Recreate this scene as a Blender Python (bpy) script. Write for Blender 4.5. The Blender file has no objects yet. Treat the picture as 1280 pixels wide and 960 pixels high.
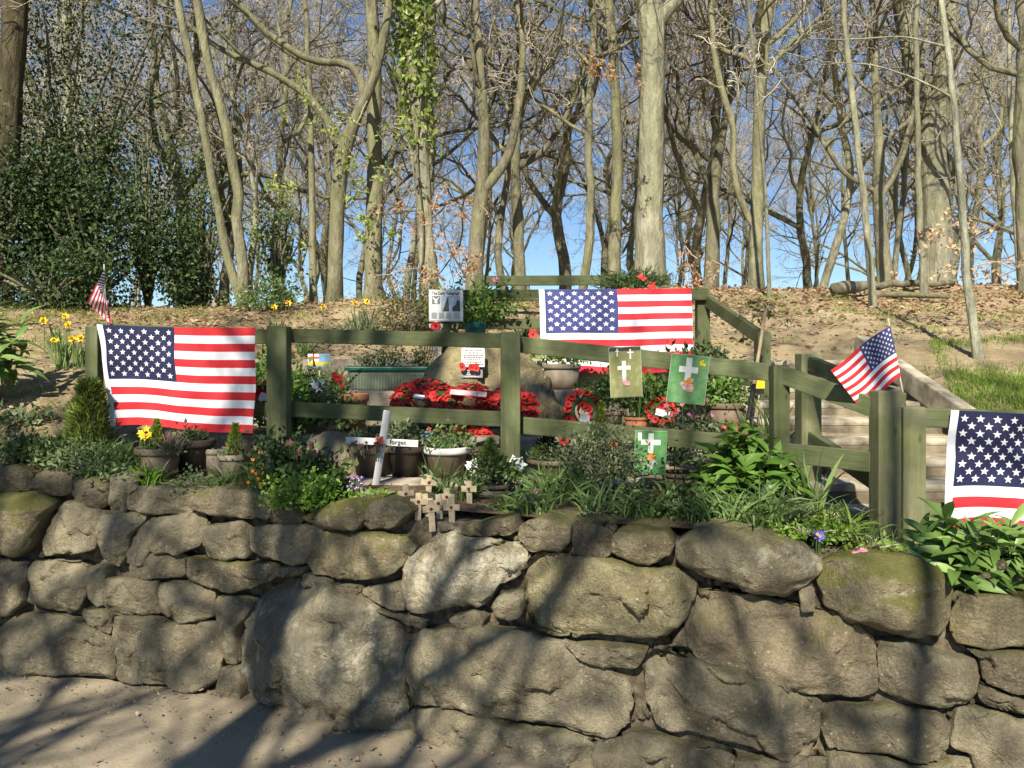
import bpy, bmesh, math, random
import numpy as np
from mathutils import Vector, Matrix, noise

SC = bpy.context.scene
COL = SC.collection
# ------------------------------------------------------------------ camera, light, exposure
CAM_H, FPX, HOR = 1.6, 1000.0, 450.0
cam_d = bpy.data.cameras.new('camera'); cam = bpy.data.objects.new('camera', cam_d); COL.objects.link(cam)
cam.location = (0, 0, CAM_H); cam.rotation_euler = (math.radians(90), 0, 0)
cam_d.sensor_width = 36; cam_d.lens = 36 * FPX / 1280; cam_d.shift_y = -(480 - HOR) / 1280
cam_d.clip_start = 0.05; cam_d.clip_end = 2000
SC.camera = cam
SUN_AZ, SUN_EL = math.radians(13), math.radians(41)      # light travels toward +Y, a little to +X
LDIR = Vector((math.sin(SUN_AZ) * math.cos(SUN_EL), math.cos(SUN_AZ) * math.cos(SUN_EL), -math.sin(SUN_EL)))
sd = bpy.data.lights.new('sun', 'SUN'); sd.energy = 5.0; sd.angle = math.radians(0.53); sd.color = (1.0, 0.925, 0.78)
so = bpy.data.objects.new('sun', sd); COL.objects.link(so); so.location = (-3, -12, 14)
so.rotation_euler = LDIR.to_track_quat('-Z', 'Y').to_euler()
W = bpy.data.worlds.new('World'); SC.world = W; W.use_nodes = True
wn = W.node_tree; wn.nodes.clear()
sky = wn.nodes.new('ShaderNodeTexSky'); sky.sky_type = 'NISHITA'; sky.sun_disc = False
sky.sun_elevation = SUN_EL; sky.sun_rotation = math.pi + SUN_AZ
sky.air_density = 1.0; sky.dust_density = 0.0; sky.ozone_density = 6.0; sky.altitude = 300
bg = wn.nodes.new('ShaderNodeBackground'); bg.inputs[1].default_value = 0.066
wo = wn.nodes.new('ShaderNodeOutputWorld')
wn.links.new(sky.outputs[0], bg.inputs[0]); wn.links.new(bg.outputs[0], wo.inputs[0])
vs = SC.view_settings; vs.view_transform = 'Standard'; vs.look = 'None'; vs.exposure = 0.97; vs.gamma = 1; vs.use_curve_mapping = False
SC.render.engine = 'CYCLES'
SC.cycles.max_bounces = 6; SC.cycles.transparent_max_bounces = 8

# ------------------------------------------------------------------ helpers
def P(px, py, d): return Vector(((px - 640) / FPX * d, d, CAM_H + (HOR - py) / FPX * d))
def XW(px, d): return (px - 640) / FPX * d
def build(name, chunks, mats, parent=None, smooth=True, loc=None, rot=None):
    """chunks: (V, F, material index) numpy arrays, local coordinates; ONE mesh object"""
    Vs, L, S, T, MI = [], [], [], [], []
    o = 0; ls = 0
    for ch in chunks:
        V, F = np.asarray(ch[0], float).reshape(-1, 3), ch[1]
        mi = ch[2] if len(ch) > 2 else 0
        groups = {}
        if isinstance(F, np.ndarray): groups = {F.shape[1]: F}
        else:
            for f in F: groups.setdefault(len(f), []).append(f)
        for k, fs in groups.items():
            fs = np.asarray(fs, np.int64)
            n = len(fs)
            if n == 0: continue
            L.append((fs + o).ravel()); S.append(ls + np.arange(n) * k); T.append(np.full(n, k)); MI.append(np.full(n, mi)); ls += n * k
        Vs.append(V); o += len(V)
    V = np.concatenate(Vs); L = np.concatenate(L); S = np.concatenate(S); T = np.concatenate(T); MI = np.concatenate(MI)
    me = bpy.data.meshes.new(name)
    me.vertices.add(len(V)); me.vertices.foreach_set('co', V.ravel())
    me.loops.add(len(L)); me.loops.foreach_set('vertex_index', L.astype(np.int32))
    me.polygons.add(len(S)); me.polygons.foreach_set('loop_start', S.astype(np.int32))
    me.polygons.foreach_set('material_index', MI.astype(np.int32))
    me.polygons.foreach_set('use_smooth', np.full(len(S), bool(smooth)))
    for m in (mats if isinstance(mats, (list, tuple)) else [mats]): me.materials.append(m)
    me.update(calc_edges=True); me.validate()
    ob = bpy.data.objects.new(name, me); COL.objects.link(ob)
    if parent is not None: ob.parent = parent
    if loc is not None: ob.location = loc
    if rot is not None: ob.rotation_euler = rot
    return ob
def tag(o, label=None, cat=None, group=None, kind=None):
    if label: o['label'] = label
    if cat: o['category'] = cat
    if group: o['group'] = group
    if kind: o['kind'] = kind
    return o
def thing(name, label, cat, loc=(0, 0, 0), rz=0, group=None):
    o = bpy.data.objects.new(name, None); COL.objects.link(o); o.empty_display_size = .05
    o.location = loc; o.rotation_euler = (0, 0, rz)
    return tag(o, label, cat, group)
def copy_thing(o, label, loc, rz=0, scale=1, group=None, cat=None):
    c = o.copy(); COL.objects.link(c); c.location = loc; c.rotation_euler = (0, 0, rz)
    c.scale = (scale,) * 3 if not isinstance(scale, tuple) else scale
    tag(c, label, cat, group)
    for ch in o.children:
        d = ch.copy(); COL.objects.link(d); d.parent = c
        for g in ch.children:
            e = g.copy(); COL.objects.link(e); e.parent = d
    return c
def off(chunks, loc):
    l = np.array(loc)
    return [(np.asarray(c[0]) - l,) + tuple(c[1:]) for c in chunks]

def box(cx, cy, cz, sx, sy, sz, bev=0.0, R=None):
    bm = bmesh.new(); bmesh.ops.create_cube(bm, size=1)
    bmesh.ops.scale(bm, vec=(sx, sy, sz), verts=bm.verts)
    if bev: bmesh.ops.bevel(bm, geom=bm.edges[:], offset=bev, segments=2, profile=.6, affect='EDGES')
    V = np.array([v.co[:] for v in bm.verts]); bm.verts.index_update()
    F = [tuple(v.index for v in f.verts) for f in bm.faces]; bm.free()
    if R is not None: V = V @ np.array(R).T
    return (V + np.array((cx, cy, cz)), F)
def lathe(profile, seg=28, c=(0, 0, 0)):
    pr = np.array(profile, float); a = np.linspace(0, 2 * math.pi, seg, endpoint=False)
    V = np.stack([np.outer(pr[:, 0], np.cos(a)), np.outer(pr[:, 0], np.sin(a)), np.repeat(pr[:, 1][:, None], seg, 1)], -1).reshape(-1, 3)
    F = []
    for i in range(len(pr) - 1):
        for j in range(seg):
            k = (j + 1) % seg
            F.append((i * seg + j, i * seg + k, (i + 1) * seg + k, (i + 1) * seg + j))
    return (V + np.array(c), np.array(F))
def disc(r, z, seg=28, c=(0, 0, 0)):
    a = np.linspace(0, 2 * math.pi, seg, endpoint=False)
    V = np.stack([r * np.cos(a), r * np.sin(a), np.full(seg, z)], -1); V = np.vstack([[(0, 0, z)], V])
    return (V + np.array(c), [(0, 1 + j, 1 + (j + 1) % seg) for j in range(seg)])
def norm(v): return v / np.maximum(np.linalg.norm(v, axis=-1, keepdims=True), 1e-9)
def tubes(pts, rad, sides, jit=0, rng=None, cap=False):
    """batch of tubes: pts (N,k,3), rad (N,k)"""
    pts = np.asarray(pts, float); rad = np.asarray(rad, float)
    if pts.ndim == 2: pts = pts[None]; rad = rad[None]
    N, k, _ = pts.shape
    t = np.gradient(pts, axis=1); t = norm(t)
    m = norm(t.mean(axis=1)); ref = np.where(np.abs(m[:, 2:3]) > .8, np.array([[1., 0, 0]]), np.array([[0, 0, 1.]]))
    n1 = norm(np.cross(t, ref[:, None, :])); n2 = np.cross(t, n1)
    a = np.linspace(0, 2 * math.pi, sides, endpoint=False)
    r = np.repeat(rad[:, :, None], sides, 2)
    if jit: r = r * (1 + jit * rng.normal(size=r.shape))
    V = pts[:, :, None, :] + r[..., None] * (np.cos(a)[None, None, :, None] * n1[:, :, None, :] + np.sin(a)[None, None, :, None] * n2[:, :, None, :])
    i, j = np.meshgrid(np.arange(k - 1), np.arange(sides), indexing='ij')
    q = np.stack([i * sides + j, i * sides + (j + 1) % sides, (i + 1) * sides + (j + 1) % sides, (i + 1) * sides + j], -1).reshape(-1, 4)
    F = (q[None] + (np.arange(N) * k * sides)[:, None, None]).reshape(-1, 4)
    V = V.reshape(-1, 3)
    if cap:
        F = [tuple(f) for f in F]
        for b in range(N):
            F.append(tuple(b * k * sides + j for j in range(sides))[::-1]); F.append(tuple(b * k * sides + (k - 1) * sides + j for j in range(sides)))
    return (V, F)
def place(TV, TF, loc, yd, zd, sc):
    """instances of a template: local y -> yd, local z ~ zd"""
    y = norm(yd); x = norm(np.cross(y, zd)); z = np.cross(x, y)
    TV = np.asarray(TV, float); N = len(loc); sc = np.broadcast_to(np.asarray(sc, float), (N,))
    V = loc[:, None, :] + sc[:, None, None] * (TV[None, :, 0:1] * x[:, None] + TV[None, :, 1:2] * y[:, None] + TV[None, :, 2:3] * z[:, None])
    TF = np.asarray(TF); F = (TF[None] + (np.arange(N) * len(TV))[:, None, None]).reshape(-1, TF.shape[1])
    return (V.reshape(-1, 3), F)
LEAF = ([(0, 0, 0), (-.27, .4, .09), (0, .5, 0), (.27, .4, .09), (0, 1, -.12)], [(0, 2, 1), (0, 3, 2), (1, 2, 4), (2, 3, 4)])
def big_leaf(w=.3, droop=.3, n=5):
    V, F = [], []
    for i in range(n + 1):
        t = i / n; ww = w * math.sin(math.pi * min(1, t * .93 + .07)) ** .8 * .5 if t < 1 else .004
        z = -droop * t * t
        V += [(-ww, t, z + ww * .45), (0, t, z), (ww, t, z + ww * .45)]
    for i in range(n):
        a = i * 3; F += [(a, a + 1, a + 4, a + 3), (a + 1, a + 2, a + 5, a + 4)]
    return (V, F)
def rdir(rng, n): return norm(rng.normal(size=(n, 3)))

# ------------------------------------------------------------------ materials
MATS = {}
def lin(c): return tuple(c) + (1,)
class NT:
    def __init__(s, name):
        s.m = bpy.data.materials.new(name); s.m.use_nodes = True; s.t = s.m.node_tree
        s.b = s.t.nodes['Principled BSDF']; s.o = s.t.nodes['Material Output']
    def n(s, typ, **kw):
        nd = s.t.nodes.new(typ)
        for k, v in kw.items():
            if k.startswith('_'): nd.inputs[k[1:].replace('_', ' ')].default_value = v
            else: setattr(nd, k, v)
        return nd
    def l(s, a, b): s.t.links.new(a, b)
    def noise(s, vec, scale, detail=5, rough=.6): 
        nd = s.n('ShaderNodeTexNoise'); nd.inputs['Scale'].default_value = scale; nd.inputs['Detail'].default_value = detail; nd.inputs['Roughness'].default_value = rough
        s.l(vec, nd.inputs['Vector']); return nd.outputs['Fac']
    def ramp(s, fac, stops):
        nd = s.n('ShaderNodeValToRGB'); cr = nd.color_ramp
        while len(cr.elements) < len(stops): cr.elements.new(.5)
        for e, (p, c) in zip(cr.elements, stops): e.position = p; e.color = lin(c) if len(c) == 3 else c
        s.l(fac, nd.inputs[0]); return nd.outputs[0]
    def mix(s, fac, a, b, mode='MIX'):
        nd = s.n('ShaderNodeMix', data_type='RGBA', blend_type=mode)
        if isinstance(fac, (int, float)): nd.inputs[0].default_value = fac
        else: s.l(fac, nd.inputs[0])
        for i, v in ((6, a), (7, b)):
            if isinstance(v, tuple): nd.inputs[i].default_value = lin(v)
            else: s.l(v, nd.inputs[i])
        return nd.outputs[2]
    def math(s, op, a, b=None):
        nd = s.n('ShaderNodeMath', operation=op)
        for i, v in enumerate((a, b)):
            if v is None: continue
            if isinstance(v, (int, float)): nd.inputs[i].default_value = v
            else: s.l(v, nd.inputs[i])
        return nd.outputs[0]
    def bump(s, h, strength, dist):
        nd = s.n('ShaderNodeBump'); nd.inputs['Strength'].default_value = strength; nd.inputs['Distance'].default_value = dist
        s.l(h, nd.inputs['Height']); s.l(nd.outputs[0], s.b.inputs['Normal'])
    def coord(s, which='Object', scale=None):
        o = s.n('ShaderNodeTexCoord').outputs[which]
        if scale:
            mp = s.n('ShaderNodeMapping'); mp.inputs['Scale'].default_value = scale; s.l(o, mp.inputs[0]); o = mp.outputs[0]
        return o
def plain(name, c, rough=.7, var=.15, scale=18, bump=.0, metal=0, spec=.3):
    if name in MATS: return MATS[name]
    s = NT(name); co = s.coord('Object'); f = s.noise(co, scale)
    lo = tuple(max(0, x * (1 - var * 1.6)) for x in c); hi = tuple(x * (1 + var) for x in c)
    s.l(s.ramp(f, [(.3, lo), (.7, hi)]), s.b.inputs['Base Color']); s.b.inputs['Roughness'].default_value = rough
    s.b.inputs['Metallic'].default_value = metal; s.b.inputs['Specular IOR Level'].default_value = spec
    if bump: s.bump(s.noise(co, scale * 4), bump, .004)
    MATS[name] = s.m; return s.m
def leafmat(name, c1, c2, c3=None, rough=.45, trans=.3, spec=.4):
    s = NT(name); g = s.n('ShaderNodeNewGeometry')
    st = [(0, c1), (1, c2)] if c3 is None else [(0, c1), (.6, c2), (1, c3)]
    col = s.ramp(g.outputs['Random Per Island'], st)
    s.l(col, s.b.inputs['Base Color']); s.b.inputs['Roughness'].default_value = rough; s.b.inputs['Specular IOR Level'].default_value = spec
    if trans:
        tr = s.n('ShaderNodeBsdfTranslucent'); s.l(col, tr.inputs[0]); mx = s.n('ShaderNodeMixShader'); mx.inputs[0].default_value = trans
        s.l(s.b.outputs[0], mx.inputs[1]); s.l(tr.outputs[0], mx.inputs[2]); s.l(mx.outputs[0], s.o.inputs[0])
    return s.m
def stonemat(name, base, moss=0.0, lichen=0.0):
    s = NT(name); co = s.coord('Object'); oi = s.n('ShaderNodeObjectInfo')
    n1 = s.noise(co, 3.2, 6, .65); n2 = s.noise(co, 26, 6, .7); n3 = s.noise(co, 90, 4, .7); n4 = s.noise(co, 9, 5, .6)
    dk = tuple(x * .42 for x in base); hi = tuple(min(1, x * 1.32) for x in base)
    c = s.ramp(n1, [(.30, dk), (.46, base), (.68, hi)])
    c = s.mix(s.math('MULTIPLY', s.ramp(s.noise(s.coord('Object', (1, 1, .35)), 11, 7, .75), [(.44, (0, 0, 0)), (.60, (1, 1, 1))]), .5), c, (base[0] * .38, base[1] * .36, base[2] * .33))
    c = s.mix(s.math('MULTIPLY', s.ramp(n2, [(.38, (0, 0, 0)), (.68, (1, 1, 1))]), .55), c, (base[0] * .5, base[1] * .48, base[2] * .45))
    c = s.mix(s.ramp(n4, [(.5, (0, 0, 0)), (.75, (.55,) * 3)]), c, (.16, .115, .065))            # rusty stain
    c = s.mix(s.math('MULTIPLY', s.ramp(n3, [(.45, (0, 0, 0)), (.7, (1, 1, 1))]), .3), c, (.45, .40, .28))
    # object-random value shift
    hs = s.n('ShaderNodeHueSaturation'); s.l(c, hs.inputs['Color']); s.l(s.math('MULTIPLY_ADD', oi.outputs['Random'], .5), hs.inputs['Value'])
    hs.inputs['Value'].default_value = 1
    hs2 = hs.inputs['Value'].links[0].from_node; hs2.inputs[2].default_value = .74
    c = hs.outputs[0]
    # pale lichen dots and patches
    vo = s.n('ShaderNodeTexVoronoi'); vo.inputs['Scale'].default_value = 34; s.l(co, vo.inputs['Vector'])
    dots = s.math('MULTIPLY', s.ramp(vo.outputs['Distance'], [(.12, (1, 1, 1)), (.2, (0, 0, 0))]), s.ramp(s.noise(co, 5, 3), [(.5, (0, 0, 0)), (.62, (1, 1, 1))]))
    c = s.mix(s.math('MULTIPLY', dots, .7), c, (.50, .48, .36))
    vo2 = s.n('ShaderNodeTexVoronoi'); vo2.inputs['Scale'].default_value = 13; s.l(co, vo2.inputs['Vector'])
    sp2 = s.math('MULTIPLY', s.ramp(s.math('ADD', vo2.outputs['Distance'], s.math('MULTIPLY', n2, .22)), [(.26, (1, 1, 1)), (.33, (0, 0, 0))]), s.ramp(s.noise(co, 2.7, 3), [(.5, (0, 0, 0)), (.6, (1, 1, 1))]))
    c = s.mix(s.math('MULTIPLY', sp2, .5), c, (.42, .41, .31))
    if lichen:
        lp = s.ramp(s.noise(co, 7, 8, .78), [(.55 - .12 * lichen, (0, 0, 0)), (.68 - .1 * lichen, (1, 1, 1))])
        c = s.mix(s.math('MULTIPLY', lp, .75), c, (.55, .51, .39))
    ge = s.n('ShaderNodeNewGeometry'); sp = s.n('ShaderNodeSeparateXYZ'); s.l(ge.outputs['Normal'], sp.inputs[0])
    mz = s.ramp(s.math('ADD', s.math('MULTIPLY', sp.outputs[2], .55), s.math('MULTIPLY', s.noise(co, 8, 6, .7), .9)), [(.86 - .42 * moss, (0, 0, 0)), (1.06 - .42 * moss, (1, 1, 1))])
    c = s.mix(s.math('MULTIPLY', mz, .35 + .5 * moss), c, s.mix(n2, (.05, .055, .012), (.17, .17, .03)))
    s.l(c, s.b.inputs['Base Color']); s.b.inputs['Roughness'].default_value = .92; s.b.inputs['Specular IOR Level'].default_value = .15
    h = s.math('ADD', s.math('MULTIPLY', n2, 1.0), s.math('MULTIPLY', n3, .45)); h = s.math('ADD', h, s.math('MULTIPLY', n4, 1.2))
    h = s.math('ADD', h, s.math('MULTIPLY', s.noise(co, 170, 3, .6), .22)); s.bump(h, 1.0, .026)
    return s.m
def woodmat(name, c, green=(.12, .16, .05), pale=None):
    s = NT(name); co = s.coord('Object', (1.2, 22, 22)); co2 = s.coord('Object'); oi = s.n('ShaderNodeObjectInfo')
    g = s.noise(co, 3.0, 6, .65); b = s.noise(co2, 6, 5, .6)
    col = s.ramp(g, [(.3, tuple(x * .62 for x in c)), (.7, tuple(x * 1.2 for x in c))])
    col = s.mix(s.ramp(b, [(.4, (0, 0, 0)), (.62, (.75,) * 3)]), col, green)
    col = s.mix(s.ramp(s.noise(co, 9, 3), [(.62, (0, 0, 0)), (.72, (.6,) * 3)]), col, tuple(x * .35 for x in c))
    vo = s.n('ShaderNodeTexVoronoi'); vo.inputs['Scale'].default_value = 5; s.l(s.coord('Object', (.8, 2, 2)), vo.inputs['Vector'])
    col = s.mix(s.ramp(vo.outputs['Distance'], [(.06, (.8,) * 3), (.11, (0, 0, 0))]), col, tuple(x * .3 for x in c))
    col = s.mix(s.ramp(s.noise(co2, 2.2, 4), [(.45, (0, 0, 0)), (.65, (.6,) * 3)]), col, tuple(x * 1.5 for x in c[:2]) + (c[2] * 1.7,))
    hs = s.n('ShaderNodeHueSaturation'); s.l(col, hs.inputs['Color'])
    ma = s.n('ShaderNodeMath', operation='MULTIPLY_ADD'); s.l(oi.outputs['Random'], ma.inputs[0]); ma.inputs[1].default_value = .35; ma.inputs[2].default_value = .82; s.l(ma.outputs[0], hs.inputs['Value'])
    s.l(hs.outputs[0], s.b.inputs['Base Color']); s.b.inputs['Roughness'].default_value = .8; s.b.inputs['Specular IOR Level'].default_value = .2
    s.bump(g, .5, .006)
    return s.m
def barkmat(name, c, green=.3, scale=1.0):
    s = NT(name); co = s.coord('Object', (1, 1, .3)); co2 = s.coord('Object'); oi = s.n('ShaderNodeObjectInfo')
    a = s.noise(co, 14 * scale, 6, .7); b = s.noise(co2, 1.6, 5, .6); d = s.noise(co2, 9, 4, .6)
    col = s.ramp(a, [(.3, tuple(x * .5 for x in c)), (.65, tuple(x * 1.15 for x in c))])
    col = s.mix(s.math('MULTIPLY', s.ramp(b, [(.38, (0, 0, 0)), (.6, (1, 1, 1))]), green), col, (.14, .16, .055))
    col = s.mix(s.ramp(s.noise(s.coord('Object', (1, 1, .22)), 5, 6, .7), [(.46, (0, 0, 0)), (.62, (.75,) * 3)]), col, tuple(x * .42 for x in c))
    col = s.mix(s.ramp(d, [(.6, (0, 0, 0)), (.75, (.4,) * 3)]), col, (.33, .32, .24))
    hs = s.n('ShaderNodeHueSaturation'); s.l(col, hs.inputs['Color'])
    ma = s.n('ShaderNodeMath', operation='MULTIPLY_ADD'); s.l(oi.outputs['Random'], ma.inputs[0]); ma.inputs[1].default_value = .4; ma.inputs[2].default_value = .8; s.l(ma.outputs[0], hs.inputs['Value'])
    s.l(hs.outputs[0], s.b.inputs['Base Color']); s.b.inputs['Roughness'].default_value = .95; s.b.inputs['Specular IOR Level'].default_value = .1
    s.bump(s.math('ADD', s.math('MULTIPLY', a, .6), s.math('MULTIPLY', s.noise(s.coord('Object', (1, 1, .3)), 5.5, 5, .7), 1.6)), 1.0, .045)
    return s.m
def groundmat(name, kind):
    s = NT(name); co = s.coord('Object')
    a = s.noise(co, 1.3, 6, .6); b = s.noise(co, 9, 6, .7); d = s.noise(co, 60, 5, .75)
    if kind == 'path':
        col = s.ramp(a, [(.3, (.19, .158, .108)), (.7, (.37, .315, .22))])
        col = s.mix(s.ramp(b, [(.4, (0, 0, 0)), (.7, (.6,) * 3)]), col, (.25, .21, .155))
        col = s.mix(s.ramp(d, [(.58, (0, 0, 0)), (.72, (.8,) * 3)]), col, (.12, .10, .08))
        s.bump(s.math('ADD', s.math('MULTIPLY', d, .6), b), .7, .012)
    else:
        col = s.ramp(a, [(.3, (.27, .21, .12)), (.7, (.50, .41, .255))])
        col = s.mix(s.ramp(b, [(.42, (0, 0, 0)), (.66, (.7,) * 3)]), col, (.27, .19, .105))
        col = s.mix(s.ramp(d, [(.54, (0, 0, 0)), (.7, (.8,) * 3)]), col, (.12, .08, .045))
        sp = s.n('ShaderNodeSeparateXYZ'); s.l(co, sp.inputs[0])
        # planting beds behind the wall: dark damp soil; green moss over the left bank
        bed = s.ramp(s.math('MULTIPLY', sp.outputs[1], .1), [(.43, (1, 1, 1)), (.50, (0, 0, 0))])
        col = s.mix(bed, col, s.mix(b, (.10, .07, .045), (.22, .16, .10)))
        left = s.ramp(s.math('MULTIPLY', sp.outputs[0], -.1), [(.2, (0, 0, 0)), (.32, (1, 1, 1))])
        mo = s.math('MULTIPLY', s.math('MULTIPLY', left, s.ramp(b, [(.42, (0, 0, 0)), (.6, (1, 1, 1))])), .6)
        col = s.mix(mo, col, (.15, .145, .045))
        s.bump(s.math('ADD', s.math('MULTIPLY', d, .8), s.math('MULTIPLY', b, 2)), 1.0, .02)
    s.l(col, s.b.inputs['Base Color']); s.b.inputs['Roughness'].default_value = .95; s.b.inputs['Specular IOR Level'].default_value = .1
    return s.m
STONE = stonemat('sandstone', (.265, .232, .155)); STONE_MOSS = stonemat('mossy_sandstone', (.25, .215, .13), .8); STONE_LICH = stonemat('lichen_sandstone', (.30, .26, .17), .1, .8)
STONE_DK = stonemat('dark_sandstone', (.185, .158, .105), .4); STONE_MEM = stonemat('memorial_stone', (.42, .345, .19), .25)
MORTAR = plain('mortar_earth', (.13, .105, .07), .95, .5, 26, 1.0)
WOOD = woodmat('green_stained_timber', (.110, .122, .058), (.075, .092, .034)); WOOD_DK = woodmat('dark_stained_timber', (.05, .06, .03), (.05, .065, .025))
WOOD_PALE = woodmat('weathered_post_timber', (.195, .19, .105), (.115, .135, .048)); WOOD_RAW = plain('raw_light_wood', (.43, .35, .23), .75, .2, 40, .3)
BARK = barkmat('grey_green_bark', (.245, .225, .15), .5); BARK_PALE = barkmat('pale_beech_bark', (.30, .285, .205), .35); BARK_DK = barkmat('dark_oak_bark', (.21, .19, .135), .4)
TWIG = plain('twig', (.40, .35, .275), .9, .3, 2); TWIG2 = plain('pale_twig', (.50, .445, .35), .9, .3, 2)
PATH = groundmat('path_dirt', 'path'); SOIL = groundmat('hillside_soil', 'soil')
CONC = plain('weathered_concrete', (.36, .31, .23), .95, .3, 9, .6); STEPM = plain('step_stone', (.40, .35, .255), .95, .45, 6, .9)
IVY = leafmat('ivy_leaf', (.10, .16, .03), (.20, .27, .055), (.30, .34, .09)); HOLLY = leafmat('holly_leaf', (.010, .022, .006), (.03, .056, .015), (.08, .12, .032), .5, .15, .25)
LAUREL = leafmat('laurel_leaf', (.05, .11, .015), (.11, .21, .03), (.19, .31, .055), .4, .3); RHODO = leafmat('rhododendron_leaf', (.10, .18, .035), (.18, .29, .07), (.26, .38, .11), .4, .25)
STRAP = leafmat('strap_leaf', (.06, .11, .03), (.13, .21, .055), (.23, .32, .11), .5, .3); BRIGHT = leafmat('fresh_green_leaf', (.10, .21, .02), (.19, .34, .04), (.28, .42, .07), .5, .4)
GREY_LEAF = leafmat('grey_green_leaf', (.05, .075, .03), (.11, .15, .06), (.20, .24, .11), .6, .2); DKLEAF = leafmat('dark_garden_leaf', (.022, .045, .011), (.06, .105, .024), (.12, .18, .045), .5, .25)
CONIF = leafmat('golden_conifer', (.12, .17, .02), (.22, .28, .03), (.34, .40, .06), .6, .3); CONIF_DK = leafmat('green_conifer', (.03, .06, .015), (.07, .12, .025), (.12, .18, .04), .6, .2)
COPPER = leafmat('copper_beech_leaf', (.30, .14, .06), (.46, .25, .11), (.55, .34, .19), .7, .35); LITTER = leafmat('dead_leaf', (.16, .085, .045), (.33, .20, .115), (.46, .33, .21), .85, .1)
GRASS = leafmat('grass_blade', (.10, .17, .02), (.20, .29, .04), (.31, .38, .09), .6, .35); OLIVE = leafmat('olive_shrub', (.09, .09, .03), (.16, .15, .05), (.24, .22, .09), .6, .25)
HEATHER = leafmat('faded_heather', (.25, .15, .11), (.40, .27, .2), (.5, .38, .3), .8, .2); BUD = leafmat('spring_leaf', (.18, .26, .03), (.30, .40, .06), (.42, .5, .12), .5, .4)
RED = plain('poppy_red', (.62, .03, .022), .6, .25, 60); BLACKC = plain('poppy_centre', (.012, .012, .012), .6); YEL = plain('daffodil_yellow', (.78, .52, .02), .6, .2, 40); ORANGE = plain('orange_petal', (.75, .25, .02), .6)
PURPLE = plain('purple_petal', (.10, .05, .30), .6, .3, 40); BLUEV = plain('violet_petal', (.16, .13, .55), .6, .3, 40); PINK = plain('pink_petal', (.62, .22, .32), .6, .2, 40); MAUVE = plain('hellebore_petal', (.26, .07, .11), .6, .3, 40); WHITEP = plain('white_petal', (.78, .77, .72), .6, .08)
TERRA = plain('terracotta', (.46, .19, .085), .85, .2, 14, .3); BROWNPOT = plain('brown_clay', (.17, .125, .085), .8, .25, 12, .3); GREYPOT = plain('grey_clay', (.25, .21, .155), .85, .2, 12, .3); DARKPOT = plain('dark_glazed_clay', (.055, .042, .032), .55, .3, 12)
GREENPL = plain('green_plastic', (.13, .155, .11), .5, .15, 12); TEAL = plain('teal_plastic', (.01, .10, .075), .4, .1); WHITE = plain('white_paint', (.62, .61, .58), .6, .06, 8); POTSOIL = plain('potting_soil', (.045, .03, .02), .95, .5, 60, .8)
STRIPE_R = plain('flag_red', (.52, .022, .03), .7, .08, 3); STRIPE_W = plain('flag_white', (.70, .70, .72), .7, .03, 3); CANTON = plain('flag_blue', (.014, .017, .058), .75, .12, 3); CANTON2 = plain('flag_brighter_blue', (.038, .044, .145), .75, .1, 3)
INK = plain('black_ink', (.015, .015, .017), .6); METAL = plain('dark_metal', (.10, .10, .10), .4, .2, 20, 0, .8)

# ------------------------------------------------------------------ terrain
WX = [-30, -6, -3.2, -2.6, -1.44, -0.9, -0.48, 0.31, 1.0, 1.8, 2.6, 6, 30]
WY = [7.0, 4.6, 4.2, 4.10, 3.86, 3.60, 3.42, 3.14, 2.95, 2.75, 2.62, 2.3, 1.8]
def wallY(x): return np.interp(x, WX, WY)
BAT = 0.12
def wall_point(px, py):
    Y = 3.5
    for _ in range(40):
        X = (px - 640) / FPX * Y; Z = CAM_H + (HOR - py) / FPX * Y
        Y = .5 * Y + .5 * (float(wallY(X)) + BAT * Z)
    return (px - 640) / FPX * Y, Y, CAM_H + (HOR - py) / FPX * Y
PL = ([2.8, 4.0, 4.7, 5.5, 7, 9, 11, 14, 60], [.98, 1.0, 1.06, 1.35, 1.85, 2.2, 2.25, 2.1, 1.6])
PM = ([2.8, 4.85, 4.93, 5.75, 5.82, 6.5, 6.57, 7.2, 8.6, 10, 12, 14, 60], [.92, .93, 1.12, 1.15, 1.36, 1.38, 1.58, 1.66, 2.15, 2.35, 2.4, 2.3, 1.8])
PS = ([2.8, 4.0, 4.2, 6.6, 7.2, 9, 11, 12.5, 15, 60], [.78, .76, .72, 1.48, 1.70, 2.15, 2.6, 2.65, 2.5, 2.0])
PR = ([2.8, 3.8, 4.4, 5, 6.5, 8, 11, 12.5, 15, 60], [.72, .8, 1.0, 1.25, 1.62, 1.95, 2.6, 2.65, 2.5, 2.0])
def G(x, y):
    x = np.asarray(x, float); y = np.asarray(y, float)
    L, M, S, R = (np.interp(y, *p) for p in (PL, PM, PS, PR))
    M = M - np.where(y < 4.9, .012 * x, 0)
    ks = [-2.6, -1.9, 1.3, 1.6, 2.9, 3.3]
    seq = [L, M, M, S, S, R]
    out = np.where(x <= ks[0], L, 0.0)
    for i in range(5):
        t = np.clip((x - ks[i]) / (ks[i + 1] - ks[i]), 0, 1)
        out = np.where((x > ks[i]) & (x <= ks[i + 1]), seq[i] * (1 - t) + seq[i + 1] * t, out)
    out = np.where(x > ks[-1], R, out)
    amp = np.clip((y - 4.2) / 3, 0.1, 1)
    return out + amp * (.022 * np.sin(1.3 * x + 1.1 * y) + .014 * np.sin(4.1 * y - 1.7 * x + 1) * np.sin(.9 * x) + .010 * np.sin(7.3 * x + 5.9 * y) * np.sin(2.1 * y + .7 * x))
def g(x, y): return float(G(x, y))
xs = np.unique(np.concatenate([np.linspace(-40, -6, 30), np.linspace(-6, 6, 170), np.linspace(6, 40, 20)]))
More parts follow.
